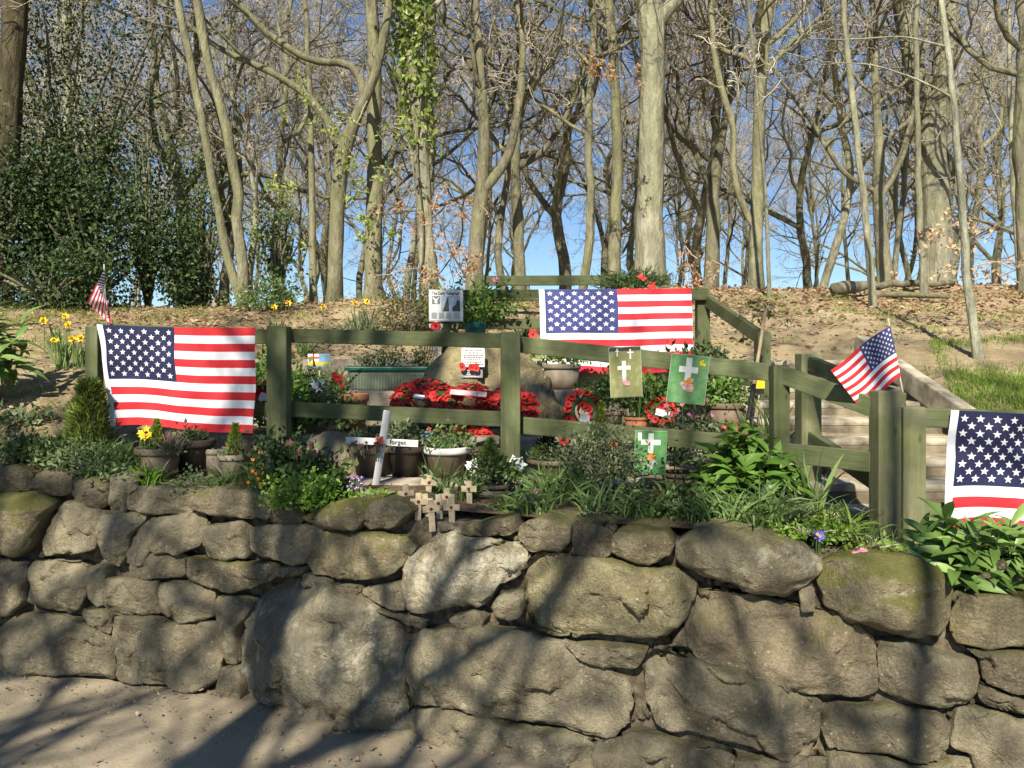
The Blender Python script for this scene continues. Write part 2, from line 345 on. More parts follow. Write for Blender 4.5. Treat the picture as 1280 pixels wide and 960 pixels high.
ys = np.unique(np.concatenate([np.linspace(2.3, 4.8, 50), np.linspace(4.8, 7, 90), np.linspace(7, 14, 90), np.linspace(14, 80, 40)]))
XX, YY = np.meshgrid(xs, ys, indexing='ij')
YY2 = np.maximum(YY, wallY(XX) + .24)
ZZ = G(XX, YY2)
rr = np.random.default_rng(3)
ZZ += np.clip((YY2 - 4) / 4, .15, 1) * rr.normal(0, .006, ZZ.shape)
nx, ny = XX.shape
ii, jj = np.meshgrid(np.arange(nx - 1), np.arange(ny - 1), indexing='ij')
F = np.stack([ii * ny + jj, (ii + 1) * ny + jj, (ii + 1) * ny + jj + 1, ii * ny + jj + 1], -1).reshape(-1, 4)
yf = YY2.ravel(); F = F[(yf[F].max(1) - yf[F].min(1)) > 1e-4]
tag(build('hillside', [(np.stack([XX, YY2, ZZ], -1).reshape(-1, 3), F)], SOIL), kind='structure')
# path in front, one sheet to the horizon
xs = np.concatenate([[-900, -60, -12], np.linspace(-5, 5, 90), [12, 60, 900]]); ys = np.concatenate([[-900, -60, -10], np.linspace(-3, 5, 90), [12, 60, 1200]])
XX, YY = np.meshgrid(xs, ys, indexing='ij')
ZZ = np.where((abs(XX) < 5.5) & (YY > -4) & (YY < 5.5), .012 * np.sin(3 * XX + YY) + .01 * np.sin(5 * YY - 2 * XX) + rr.normal(0, .0025, XX.shape), 0)
nx, ny = XX.shape; ii, jj = np.meshgrid(np.arange(nx - 1), np.arange(ny - 1), indexing='ij')
F = np.stack([ii * ny + jj, (ii + 1) * ny + jj, (ii + 1) * ny + jj + 1, ii * ny + jj + 1], -1).reshape(-1, 4)
tag(build('path', [(np.stack([XX, YY, ZZ], -1).reshape(-1, 3), F)], PATH), kind='structure')

# ------------------------------------------------------------------ stone wall
def smooth_poly(pts, n, rng, rough):
    p = np.array(pts, float)
    for c in (.09, .2):                                           # corner cutting
        q = np.roll(p, -1, 0); p = np.stack([(1 - c) * p + c * q, c * p + (1 - c) * q], 1).reshape(-1, 2)
    q = np.vstack([p, p[:1]]); s = np.concatenate([[0], np.cumsum(np.linalg.norm(np.diff(q, axis=0), axis=1))])
    t = np.linspace(0, s[-1], n, endpoint=False)
    return np.stack([np.interp(t, s, q[:, 0]), np.interp(t, s, q[:, 1])], 1)
def stone_mesh(outline, seed, bulge, back, edge=.07, rough=.012, chips=6, facet=.5):
    """outline: (n,2) in (u, z) metres, front is -depth; returns V in (u, depth, z), F"""
    n = len(outline); c = outline.mean(0); d = outline - c; rng = np.random.default_rng(seed + 1000)
    cov = d.T @ d; w, v = np.linalg.eigh(cov); ax = v[:, 1]; la = np.abs(d @ ax).max(); lb = np.abs(d @ v[:, 0]).max()
    half = max(0, la - lb) * .9
    q = c + np.clip(d @ ax, -half, half)[:, None] * ax
    fr = [1.0, .985, .965, .94, .905, .86, .80, .73, .65, .56, .47, .38, .29, .20, .10, 0.0]
    V = []
    for bk, sc in ((back, .84), (back * .55, .95), (edge * .9, .995)):
        pp = q + (outline - q) * sc; V.append(np.column_stack([pp[:, 0], np.full(n, bk), pp[:, 1]]))
    tilt = rng.normal(0, .12, 2); nb_ = len(V)
    for f in fr:
        pp = q + (outline - q) * f; r = (1 - f)
        dist = r * np.linalg.norm(outline - q, axis=1)
        prof = 1 - np.clip(1 - dist / edge, 0, 1) ** 2.4
        dep = -edge * .75 * prof - bulge * (1 - f ** 2)
        V.append(np.column_stack([pp[:, 0], dep, pp[:, 1]]))
    V = np.array(V); R = V.shape[0]
    fl = V.reshape(-1, 3); face = np.arange(len(fl)) >= nb_ * n
    dd = fl[:, [0, 2]] - c
    fl[face, 1] += (dd @ tilt)[face] * .6
    top = fl[face, 1].min()
    for k in range(chips):                                          # planes that break off corners and edges
        th = rng.uniform(0, 6.283); dr = np.array([math.cos(th), math.sin(th)]); ext = (dd @ dr).max()
        pl = top + ((dd @ dr) - ext * rng.uniform(.3, .85)) * rng.uniform(.12, .8)
        fl[face, 1] = np.maximum(fl[face, 1], np.minimum(pl[face], edge * .8))
    nc = 9 + int(18 * min(1.2, la + lb)); cp = c + rng.uniform(-1, 1, (nc, 2)) * np.array([np.abs(d[:, 0]).max(), np.abs(d[:, 1]).max()]); co_ = rng.normal(0, 1, nc); cg = rng.normal(0, 1, (nc, 2))
    wp = np.array([noise.noise_vector(Vector((p[0] * 7, seed * 3.1, p[2] * 7)))[:] for p in fl])[:, [0, 2]] * .05
    pq = fl[:, [0, 2]] + wp; wh = np.argmin(((pq[:, None] - cp[None]) ** 2).sum(-1) - .0, axis=1)
    fac = (co_[wh] * .55 + (cg[wh] * (pq - cp[wh])).sum(-1) * 5.5) * rough * facet
    fl[face, 1] += fac[face]
    out = fl.copy(); so_ = Vector((seed * 7.13, seed * 3.7, seed * 1.9))
    for i, p in enumerate(fl):
        vv = Vector(p)
        a = noise.noise_vector(vv * 4.3 + so_); b = noise.noise_vector(vv * 12 + so_); e = noise.noise_vector(vv * 31 + so_)
        out[i] = p + np.array(a) * rough * 1.2 + np.array(b) * rough * .75 + np.array(e) * rough * .42
        if face[i]:
            led = noise.noise(Vector((vv.x * 2.2, vv.y, vv.z * 11)) + so_ * 1.3)          # bedding ledges
            out[i, 1] += noise.noise(vv * 2.6 + so_ * 1.7) * rough * 1.6 + max(0, led) * rough * 1.1 + max(0, noise.noise(vv * 6 + so_ * .7) - .25) * rough * 3
    F = []
    for k in range(R - 1):
        for j in range(n):
            m = (j + 1) % n; F.append((k * n + j, k * n + m, (k + 1) * n + m, (k + 1) * n + j))
    F = np.array(F)
    return out, F, []
def fixn(o):
    bm = bmesh.new(); bm.from_mesh(o.data); bmesh.ops.remove_doubles(bm, verts=bm.verts, dist=.0045); bmesh.ops.recalc_face_normals(bm, faces=bm.faces); bm.to_mesh(o.data); bm.free()
ZA = lambda L: [(x / 2.4, 560 + y / 2.4) for x, y in L]
ZB = lambda L: [(280 + x / 2.4, 560 + y / 2.4) for x, y in L]
ZC = lambda L: [(600 + x / 2.667, 600 + y / 2.667) for x, y in L]
ZD = lambda L: [(880 + x / 2.4, 560 + y / 2.4) for x, y in L]
ST = [  # (outline in the picture, bulge, material)
 (ZA([(-60, 55), (60, 52), (100, 75), (92, 125), (40, 132), (-60, 130)]), .04, 'd'), (ZA([(97, 80), (150, 68), (213, 80), (213, 135), (180, 150), (92, 130)]), .05, 'd'),
 (ZA([(215, 90), (328, 82), (328, 170), (290, 182), (225, 172), (212, 135)]), .05, 'd'), (ZA([(333, 82), (412, 82), (405, 122), (378, 145), (372, 192), (335, 190)]), .02, 's'),
 (ZA([(380, 122), (440, 112), (575, 120), (580, 160), (565, 200), (440, 200), (377, 188)]), .04, 's'), (ZA([(585, 125), (650, 112), (800, 140), (806, 185), (795, 220), (620, 198), (582, 178)]), .05, 'd'),
 (ZA([(811, 150), (890, 155), (905, 225), (830, 230), (808, 215)]), .04, 'd'), (ZA([(-90, 135), (110, 135), (158, 160), (120, 220), (90, 300), (60, 322), (-90, 320)]), .07, 'm'),
 (ZA([(190, 160), (260, 170), (325, 195), (290, 250), (288, 305), (210, 322), (132, 320), (126, 290), (150, 215)]), .08, 's'), (ZA([(300, 205), (380, 195), (435, 200), (430, 225), (390, 262), (372, 320), (345, 355), (307, 320), (288, 270)]), .07, 's'),
 (ZA([(405, 245), (446, 210), (448, 300), (432, 350), (376, 350), (378, 320)]), .03, 's'), (ZA([(450, 207), (600, 205), (610, 228), (597, 300), (540, 318), (458, 312)]), .015, 's'),
 (ZA([(625, 228), (720, 225), (742, 290), (740, 335), (680, 340), (607, 322), (602, 290)]), .06, 's'), (ZA([(747, 240), (840, 230), (950, 237), (957, 262), (910, 345), (850, 352), (780, 322), (750, 300)]), .06, 's'),
 (ZA([(-60, 342), (70, 342), (76, 470), (40, 500), (-60, 505)]), .05, 's'), (ZA([(85, 345), (180, 335), (253, 347), (256, 440), (238, 485), (200, 500), (110, 487), (79, 465)]), .05, 's'),
 (ZA([(262, 355), (310, 350), (312, 468), (290, 475), (262, 450)]), .04, 's'), (ZA([(385, 352), (430, 322), (555, 325), (550, 390), (420, 394), (385, 385)]), .02, 's'),
 (ZA([(560, 332), (610, 337), (820, 352), (820, 385), (760, 415), (690, 430), (620, 410), (557, 390)]), .05, 'd'), (ZA([(316, 397), (400, 394), (470, 400), (473, 495), (400, 500), (330, 503), (314, 470)]), .035, 's'),
 (ZA([(477, 402), (600, 400), (636, 430), (636, 510), (540, 530), (492, 515), (477, 490)]), .05, 's'), (ZA([(250, 482), (318, 485), (330, 515), (330, 560), (270, 540), (247, 510)]), .04, 's'),
 (ZA([(-90, 590), (-20, 560), (60, 507), (160, 502), (260, 535), (325, 570), (332, 650), (325, 690), (150, 672), (-90, 668)]), .06, 's'), (ZA([(337, 540), (352, 507), (470, 512), (490, 532), (640, 535), (663, 600), (658, 690), (600, 722), (400, 712), (337, 698)]), .05, 's'),
 (ZA([(645, 452), (730, 450), (760, 480), (700, 560), (703, 650), (672, 650), (652, 560), (642, 490)]), .05, 's'), (ZA([(665, 667), (708, 662), (728, 700), (725, 755), (680, 755), (654, 725)]), .05, 's'),
 (ZA([(825, 361), (905, 358), (905, 385), (830, 388)]), .01, 's'), (ZB([(235, 372), (312, 397), (310, 420), (240, 416)]), .01, 's'),
 (ZB([(140, 415), (210, 405), (300, 420), (420, 470), (500, 540), (533, 590), (525, 720), (546, 790), (540, 862), (430, 858), (330, 848), (120, 785), (70, 700), (40, 640), (40, 580), (80, 500)]), .16, 'b'),
 (ZB([(245, 200), (330, 165), (420, 152), (430, 200), (405, 245), (280, 238), (215, 215)]), .05, 'm'), (ZB([(428, 172), (470, 150), (545, 165), (560, 190), (510, 245), (440, 250), (414, 230)]), .05, 'd'),
 (ZB([(245, 330), (260, 275), (290, 254), (400, 252), (540, 272), (563, 300), (530, 350), (490, 390), (400, 395), (270, 382), (245, 350)]), .07, 'm2'), (ZB([(320, 407), (400, 411), (397, 440), (330, 436)]), .01, 's'),
 (ZB([(412, 422), (520, 400), (538, 440), (540, 490), (450, 470), (402, 440)]), .02, 's'), (ZB([(450, 487), (560, 502), (605, 525), (590, 545), (520, 520), (460, 504)]), .02, 's'),
 (ZB([(545, 340), (590, 300), (640, 260), (680, 250), (712, 276), (800, 273), (880, 292), (902, 330), (888, 395), (820, 420), (790, 470), (700, 475), (600, 490), (550, 470), (542, 410)]), .09, 'l'),
 (ZB([(715, 242), (800, 214), (855, 214), (862, 263), (760, 268), (712, 262)]), .02, 'd'), (ZB([(815, 450), (880, 434), (898, 450), (893, 500), (850, 530), (802, 510), (797, 485)]), .04, 's'),
 (ZB([(680, 512), (760, 492), (788, 517), (775, 545), (690, 553)]), .03, 's'),
 ([(506, 850), (508, 810), (530, 788), (600, 782), (660, 793), (703, 808), (735, 832), (776, 858), (786, 875), (782, 902), (765, 918), (740, 919), (700, 911), (640, 900), (580, 886), (520, 878)], .09, 's'),
 ([(515, 890), (560, 888), (640, 908), (738, 928), (738, 1000), (640, 1010), (600, 962), (540, 940), (512, 915)], .06, 's'),
 (ZC([(120, 152), (200, 130), (293, 147), (296, 215), (270, 243), (170, 240), (120, 200)]), .04, 'd'), (ZC([(302, 150), (380, 137), (440, 160), (433, 245), (390, 260), (312, 245)]), .04, 'd'),
 (ZC([(447, 182), (490, 160), (610, 167), (648, 220), (638, 250), (560, 280), (500, 270), (442, 242)]), .06, 'm2'),
 (ZC([(142, 290), (180, 252), (260, 254), (420, 274), (540, 292), (650, 293), (713, 340), (718, 380), (680, 460), (620, 505), (520, 515), (400, 528), (300, 523), (200, 503), (162, 450), (147, 380)]), .08, 'm3'),
 (ZC([(277, 542), (340, 547), (558, 570), (538, 610), (520, 633), (420, 633), (340, 600)]), .02, 's'),
 ([(848, 680), (870, 668), (900, 662), (960, 672), (1005, 685), (1025, 700), (1022, 720), (1005, 735), (975, 745), (940, 742), (910, 728), (870, 715), (850, 700)], .09, 'l2'),
 ([(842, 799), (857, 782), (860, 810), (840, 806)], .01, 's'),
 ([(808, 825), (825, 812), (860, 820), (920, 840), (1000, 867), (1030, 881), (1025, 905), (1008, 948), (985, 953), (930, 937), (880, 924), (840, 923), (818, 910), (810, 880)], .07, 's'),
 ([(742, 935), (800, 918), (838, 930), (900, 938), (918, 952), (918, 1010), (742, 1010)], .04, 's'),
 ([(860, 775), (867, 752), (890, 742), (950, 752), (1017, 765), (1070, 783), (1093, 800), (1096, 866), (1055, 871), (963, 855), (900, 838), (872, 822), (861, 800)], .08, 'r'),
 ([(1098, 803), (1130, 803), (1180, 824), (1222, 827), (1226, 845), (1213, 880), (1180, 887), (1130, 874), (1100, 861)], .06, 's'),
 (ZD([(355, 350), (430, 325), (540, 318), (640, 340), (720, 390), (745, 450), (740, 520), (700, 560), (640, 570), (560, 550), (440, 510), (362, 470), (352, 410)]), .11, 'm'),
 (ZD([(287, 417), (330, 407), (343, 450), (330, 486), (292, 485)]), .03, 's'), (ZD([(752, 480), (770, 452), (860, 442), (1060, 460), (1060, 602), (860, 603), (772, 590), (748, 550)]), .06, 'm2'),
 (ZD([(792, 612), (880, 616), (1060, 612), (1060, 745), (930, 733), (832, 690), (832, 640)]), .05, 'd'), (ZD([(830, 702), (900, 738), (1060, 780), (1060, 840), (930, 798), (852, 775), (827, 750)]), .04, 's'),
 (ZD([(352, 850), (372, 792), (440, 777), (560, 792), (700, 802), (743, 832), (733, 900), (700, 943), (600, 930), (480, 908), (380, 903)]), .05, 's'), (ZD([(742, 900), (770, 802), (840, 792), (1060, 850), (1060, 1060), (850, 1010), (800, 920)]), .06, 's'),
 (ZD([(380, 932), (420, 920), (600, 942), (720, 958), (790, 940), (850, 1020), (850, 1060), (380, 1060)]), .04, 's'), (ZD([(96, 932), (230, 952), (370, 935), (372, 1060), (96, 1060)]), .04, 's'),
]
SM = {'s': STONE, 'd': STONE_DK, 'm': STONE_MOSS, 'm2': stonemat('half_mossy_sandstone', (.26, .22, .13), .5), 'm3': stonemat('olive_sandstone', (.25, .22, .125), .3), 'l': STONE_LICH,
      'l2': stonemat('grey_lichen_sandstone', (.28, .24, .15), .2, .2), 'b': stonemat('pale_boulder', (.30, .27, .19), .1, .15), 'r': stonemat('reddish_sandstone', (.25, .205, .135), .4)}
wall = thing('dry_stone_wall', 'dry stone retaining wall of big rough brown sandstone blocks along the path', 'stone wall', (0, 0, 0))
for si, (poly, bul, mk) in enumerate(ST):
    pts = np.array([wall_point(*p) for p in poly])
    c = pts.mean(0); i0 = float(c[0]); e = .15
    tx = np.array([1.0, (wallY(i0 + e) - wallY(i0 - e)) / (2 * e), 0]); tx /= np.linalg.norm(tx)
    nb = np.array([-tx[1], tx[0], 0])                                   # into the bank
    u = (pts - c) @ tx
    # keep the outline on the wall's own tangent plane
    outl = smooth_poly(np.column_stack([u, pts[:, 2] - c[2]]), 120 if len(poly) > 10 else 80, None, 0) * 1.042
    size = np.ptp(outl, axis=0).min()
    big = mk == 'b'
    V, Fq, Ft = stone_mesh(outl, si + 1, bul * (.5 if mk in ('m', 'b', 'l2') else .14) + .004, .30, edge=min(.024, .10 * size) * (2.6 if big else 1.8 if mk in ('m', 'l2') else 1), rough=.008 + .026 * min(1, size), chips=10, facet=.35 if mk in ('m', 'l2') else .85)
    Wd = V[:, 0:1] * tx + V[:, 1:2] * nb + V[:, 2:3] * np.array([0, 0, 1.]) + (V[:, 2:3] * BAT) * nb
    XwS = Wd[:, 0] + c[0]; slope = tx[1] / tx[0]; Wd[:, 1] += wallY(XwS) - (wallY(c[0]) + slope * (XwS - c[0]))      # follow the wall's bend
    me = build('stone', [(Wd, [tuple(f) for f in Fq] + [tuple(f) for f in Ft])], SM[mk], wall, loc=Vector(c))
    fixn(me)
# earth and mortar core behind the stones
rng = np.random.default_rng(11)
us = np.linspace(-6, 6, 400); zs = np.linspace(-.05, 1, 45)
UX, TZ = np.meshgrid(us, zs, indexing='ij')
topz = G(UX, wallY(UX) + .3) - .05
Zc = TZ * topz
Yc = wallY(UX) + BAT * Zc + .082 + .012 * np.sin(9 * UX + 5 * Zc) * np.sin(13 * Zc - 4 * UX) + rng.normal(0, .003, UX.shape)
nx, ny = UX.shape; ii, jj = np.meshgrid(np.arange(nx - 1), np.arange(ny - 1), indexing='ij')
F = np.stack([ii * ny + jj, (ii + 1) * ny + jj, (ii + 1) * ny + jj + 1, ii * ny + jj + 1], -1).reshape(-1, 4)
Vc = np.stack([UX, Yc, Zc], -1).reshape(-1, 3)
top = np.stack([us, wallY(us) + .45, topz[:, 0] + .02], -1); nv = len(Vc)
Ft = [(i * ny + ny - 1, (i + 1) * ny + ny - 1, nv + i + 1, nv + i) for i in range(len(us) - 1)]
build('earth_core', [(np.vstack([Vc, top]), np.vstack([F, np.array(Ft)]))], MORTAR, wall)
# small chinking stones in the joints
rng = np.random.default_rng(5)
peb = bmesh.new(); bmesh.ops.create_icosphere(peb, subdivisions=1, radius=1); PV = np.array([v.co[:] for v in peb.verts]); PF = np.array([[v.index for v in f.verts] for f in peb.faces]); peb.free()
locs = []
for _ in range(500):
    x = rng.uniform(-3, 2.3); z = rng.uniform(.02, .85); locs.append((x, wallY(x) + BAT * z + .062, z))
locs = np.array(locs); 
co = build('chinking_stones', [place(PV * np.array([1, .7, .6]), PF, locs, rdir(rng, len(locs)), rdir(rng, len(locs)), rng.uniform(.008, .03, len(locs)))], STONE_DK, wall, smooth=False); co['kind'] = 'stuff'
# crumbs, grit and dead leaves on the path
n = 420; lx = rng.uniform(-3.2, 1.2, n); ly = wallY(lx) - np.abs(rng.normal(0, .45, n)) - .02
lc = np.column_stack([lx, ly, np.full(n, .012)])
tag(build('path_grit', [place(PV, PF, lc, rdir(rng, n), rdir(rng, n), rng.uniform(.002, .006, n) * (1 + (rng.random(n) > .97) * 1.6))], plain('grit', (.24, .20, .15), .9, .4, 9), smooth=False), 'loose grit scattered on the path along the wall foot', 'grit', kind='stuff')

# ------------------------------------------------------------------ steps and terraces
def slab(name, x0, x1, y0, y1, z0, z1, mat, parent, bev=.012, rz=0):
    cx, cy, cz = (x0 + x1) / 2, (y0 + y1) / 2, (z0 + z1) / 2
    return build(name, [box(0, 0, 0, x1 - x0, y1 - y0, z1 - z0, bev)], mat, parent, smooth=False, loc=(cx, cy, cz), rot=(0, 0, rz))
RISER = plain('earthy_riser', (.20, .165, .115), .95, .4, 7, .8)
stp = thing('garden_steps', 'flight of worn pale stone steps climbing the bank behind the right fence', 'steps', (2.2, 4.2, .72))
for k in range(9):
    rz_ = random.Random(k).uniform(-.012, .012); st_ = slab('step', 1.58 - 2.2 + .01 * k, 2.92 - 2.2 + .012 * k, .30 * k, .30 * k + .40, .035 + .1 * k, .08 + .1 * k, STEPM, stp, .018, rz_)
    slab('riser', -.664, .664, -.196, .19, -.20, -.0225, RISER, st_, .004)
A, Bp = Vector((2.86 - 2.2, -.1, .2)), Vector((3.02 - 2.2, 2.75, 1.02))
def beam(name, p0, p1, w, h, mat, parent, bev=.006, roll=0):
    """board between two points, local x along it"""
    p0, p1 = Vector(p0), Vector(p1); d = p1 - p0; L = d.length
    x = d.normalized(); up = Vector((0, 0, 1)) if abs(x.z) < .9 else Vector((0, -1, 0)); y = up.cross(x).normalized(); z = x.cross(y)
    M = Matrix((x, y, z)).transposed().to_4x4(); M.translation = (p0 + p1) / 2
    V, F = box(0, 0, 0, L, w, h, bev)
    o = build(name, [(V, F)], mat, parent, smooth=False)
    o.matrix_local = M @ Matrix.Rotation(roll, 4, 'X')
    return o
beam('side_kerb', A, Bp, .09, .16, STEPM, stp, .012)
# stone terraces with a kerb face to each tier
ter = thing('planting_terrace', 'low concrete kerbs stepping up the planted bank around the memorial stone', 'terrace', (0, 4.9, .93))
rng = random.Random(4)
for (y0, z0, z1, xa, xb, st_) in ((4.86, .85, 1.13, -1.85, 1.35, .62), (5.74, 1.05, 1.375, -1.85, 1.5, .66), (6.48, 1.3, 1.60, -1.7, 1.5, .74)):
    x = xa
    while x < xb - .05:
        w = min(st_ * rng.uniform(.85, 1.15), xb - x)
        slab('kerb_block', x, x + w - .006, y0 - 4.9, y0 - 4.9 + .13, z0 - .93 + .012 + rng.uniform(-.008, .008), z1 - .93 + rng.uniform(-.008, .01), CONC, ter, .012, rng.uniform(-.01, .01)); x += w
x = -.95
while x < .6:                                                       # flat paving slabs beneath the pots
    w = rng.uniform(.36, .5); slab('paving_slab', x, x + w - .012, 4.26 - 4.9, 4.64 - 4.9, -.06, .012 + rng.uniform(0, .008), CONC, ter, .01, rng.uniform(-.02, .02)); x += w

# ------------------------------------------------------------------ fences
def post(parent, x, y, z0, z1, w, mat=WOOD, d=None, rz=0, lean=0):
    o = beam('post', (x, y, z0), (x + lean, y, z1), w, d or w, mat, parent, .007); return o
fl = P(118, 408, 4.76); p1 = P(349, 408, 4.60); p2 = P(638, 415, 4.40); p3 = P(974, 457, 4.0); p4 = P(1106, 488, 3.5)
fence = thing('front_fence', 'green stained post and rail timber fence along the flower bed, cards hung on it', 'fence', (0, 4.4, .9))
O = Vector((0, 4.4, .9))
def fpost(p, w, mat=WOOD, d=None, base=None):
    post(fence, p.x, p.y - O.y, (base if base is not None else g(p.x, p.y) - .15) - O.z, p.z - O.z, w, mat, d)
fpost(fl, .075); fpost(p1, .115); fpost(p2, .108); fpost(p3, .082); 
def frail(a, b, h, w=.04, mat=WOOD, back=.07): beam('rail', Vector(a) - O + Vector((0, back, 0)), Vector(b) - O + Vector((0, back, 0)), w, h, mat, fence)
frail(P(112, 412, 4.76), P(338, 421, 4.62), .085); frail(P(112, 510, 4.76), P(338, 513, 4.62), .085)
frail(P(360, 419, 4.6), P(628, 425.5, 4.42), .083); frail(P(360, 512.5, 4.6), P(628, 525, 4.42), .086)
frail(P(648, 430, 4.39), P(968, 466, 4.0), .091); frail(P(648, 532.5, 4.39), P(968, 560, 4.0), .094)
frail(P(981, 469, 3.96), P(1094, 509, 3.52), .088, back=.02); frail(P(981, 566, 3.96), P(1094, 578, 3.52), .092, back=.02)
gp = thing('gate_post', 'pair of weathered square posts bolted together at the foot of the steps', 'post', (1.68, 3.5, .8))
post(gp, p4.x - 1.68, 0, -.2, p4.z - .8, .10, WOOD_PALE, .10); q = P(1137, 508, 3.5); post(gp, q.x - 1.68, .004, -.2, q.z - .8, .10, WOOD_PALE, .10)
fr3 = thing('right_fence', 'short green fence rail running out of view on the right, big flag tied over it', 'fence', (1.9, 3.5, .75))
beam('rail', P(1153, 522, 3.52) - Vector((1.9, 3.5, .75)), P(1490, 530, 3.42) - Vector((1.9, 3.5, .75)), .04, .085, WOOD, fr3); 
beam('rail', P(1153, 640, 3.52) - Vector((1.9, 3.5, .75)), P(1490, 648, 3.42) - Vector((1.9, 3.5, .75)), .04, .085, WOOD, fr3)
pe = P(1500, 505, 3.45); post(fr3, pe.x - 1.9, pe.y - 3.5, -.2, pe.z - .75, .11)
# handrail of the steps
hr = thing('step_handrail', 'green timber handrail following the left side of the steps uphill', 'handrail', (1.7, 4.7, .9))
O2 = Vector((1.7, 4.7, .9))
h1 = P(1010, 442, 4.7); post(hr, h1.x - O2.x, 0, -.3, h1.z - O2.z, .118, WOOD_PALE)
h2 = P(953, 418, 6.0); post(hr, h2.x - O2.x, h2.y - O2.y, .1, h2.z - O2.z + .02, .10)
h3 = P(878, 362, 7.0); post(hr, h3.x - O2.x, h3.y - O2.y, .55, h3.z - O2.z + .02, .11)
def hrail(a, b, h, w=.05): beam('rail', Vector(a) - O2, Vector(b) - O2, w, h, WOOD, hr)
hrail(P(884, 376, 6.95), P(948, 420, 5.98), .10); hrail(P(884, 440, 6.95), P(948, 488, 5.98), .09)
hrail(P(1015, 455, 4.63), P(1126, 503, 3.58), .085); hrail(P(1015, 548, 4.63), P(1126, 622, 3.58), .085)
# back fence above the stone, with the second flag over it
bf = thing('back_fence', 'green timber fence behind the memorial stone carrying the middle flag', 'fence', (0, 7, 1.65))
O3 = Vector((0, 7, 1.65))
for px in (566, 720): p = P(px, 362, 7.02); post(bf, p.x, p.y - 7, -.2, p.z - O3.z, .10)
beam('rail', P(540, 370, 6.95) - O3, P(885, 368, 6.92) - O3, .045, .10, WOOD, bf)
beam('rail', P(570, 405, 6.96) - O3, P(720, 405, 6.96) - O3, .045, .09, WOOD, bf); beam('rail', P(720, 442, 6.96) - O3, P(885, 437, 6.93) - O3, .045, .09, WOOD, bf)
uf = thing('upper_fence', 'higher single green rail on posts further up the bank behind the back fence', 'fence', (0, 8.2, 2.05))
O4 = Vector((0, 8.2, 2.05))
for px in (600, 770): p = P(px, 344, 8.22); post(uf, p.x, .02, -.25, p.z - O4.z, .10)
beam('rail', P(608, 351, 8.14) - O4, P(838, 350, 8.14) - O4, .045, .10, WOOD, uf)

# ------------------------------------------------------------------ flags
def flag(name, label, S, cu=.47, blue=CANTON, header=True, cat='flag', stars=True, loc=None, nu=40):
    """S(u, v) -> point; u from hoist 0..1, v from the top 0..1"""
    loc = Vector(loc if loc is not None else S(0, 1))
    root = thing(name, label, cat, loc)
    us = np.unique(np.concatenate([np.linspace(0, cu, nu // 2 + 1), np.linspace(cu, 1, nu // 2 + 1)])); vsn = np.linspace(0, 1, 13 * 3 + 1)
    Gd = np.array([[S(u, v)[:] for v in vsn] for u in us]) - np.array(loc)
    nu_, nv_ = len(us), len(vsn); V = Gd.reshape(-1, 3)
    red, wht, can = [], [], []
    for i in range(nu_ - 1):
        for j in range(nv_ - 1):
            f = (i * nv_ + j, i * nv_ + j + 1, (i + 1) * nv_ + j + 1, (i + 1) * nv_ + j); st = j // 3
            if us[i] < cu - 1e-6 and st < 7: can.append(f)
            elif st % 2 == 0: red.append(f)
            else: wht.append(f)
    def sub(fs):
        idx = sorted({i for f in fs for i in f}); mp = {a: b for b, a in enumerate(idx)}
        return V[idx], [tuple(mp[i] for i in f) for f in fs]
    # every stripe is a strip of cloth of its own, the canton is sewn in
    def strips(fs, mat):
        by = {}
        for f in fs: by.setdefault((f[0] % nv_) // 3, []).append(f)
        for st in sorted(by): build('stripe', [sub(by[st])], mat, root)
    strips(red, STRIPE_R); strips(wht, STRIPE_W)
    cn = build('canton', [sub(can)], blue, root)
    def nrm(u, v):
        e = .004; a = Vector(S(u + e, v)) - Vector(S(u - e, v)); b = Vector(S(u, v + e)) - Vector(S(u, v - e))
        n_ = a.cross(b).normalized(); return n_ if n_.y < 0 else -n_
    if stars:
        VV, FF = [], []
        asp = (Vector(S(cu, 0)) - Vector(S(0, 0))).length / (Vector(S(0, 7 / 13)) - Vector(S(0, 0))).length
        for r in range(9):
            for k in range(6 if r % 2 == 0 else 5):
                uu = cu * ((2 * k + 1 + (r % 2)) / 12); v = (7 / 13) * (r + 1) / 10
                R = (7 / 13) * .058; b = len(VV)
                pts = [(0, 0)] + [((R if q % 2 == 0 else R * .42) * math.sin(q * math.pi / 5), -(R if q % 2 == 0 else R * .42) * math.cos(q * math.pi / 5)) for q in range(10)]
                n_ = nrm(uu, v) * .003
                for dx, dy in pts: VV.append((Vector(S(uu + dx * cu / (7 / 13) / asp, v + dy)) + n_ - loc)[:])
                FF += [(b, b + 1 + q, b + 1 + (q + 1) % 10) for q in range(10)]
        build('stars', [(np.array(VV), FF)], STRIPE_W, cn)
    if header:
        hv = [Vector(S(u, v)) + nrm(u, v) * .003 - loc for v in vsn for u in (-.03, .006)]
        build('hoist_band', [(np.array([p[:] for p in hv]), [(2 * j, 2 * j + 1, 2 * j + 3, 2 * j + 2) for j in range(len(vsn) - 1)])], STRIPE_W, root)
    return root
def quad_surface(tl, tr, br, bl, ripple):
    tl, tr, br, bl = map(Vector, (tl, tr, br, bl))
    def S(u, v):
        p = tl * (1 - u) * (1 - v) + tr * u * (1 - v) + br * u * v + bl * (1 - u) * v
        return p + Vector(ripple(u, v))
    return S
def crease(u, v): return .0045 * abs(math.sin(math.pi * 4 * u)) + .004 * abs(math.sin(math.pi * 3 * v)) + .006 * math.sin(17 * u + 9 * v) * math.sin(5 * v + 2 * u)
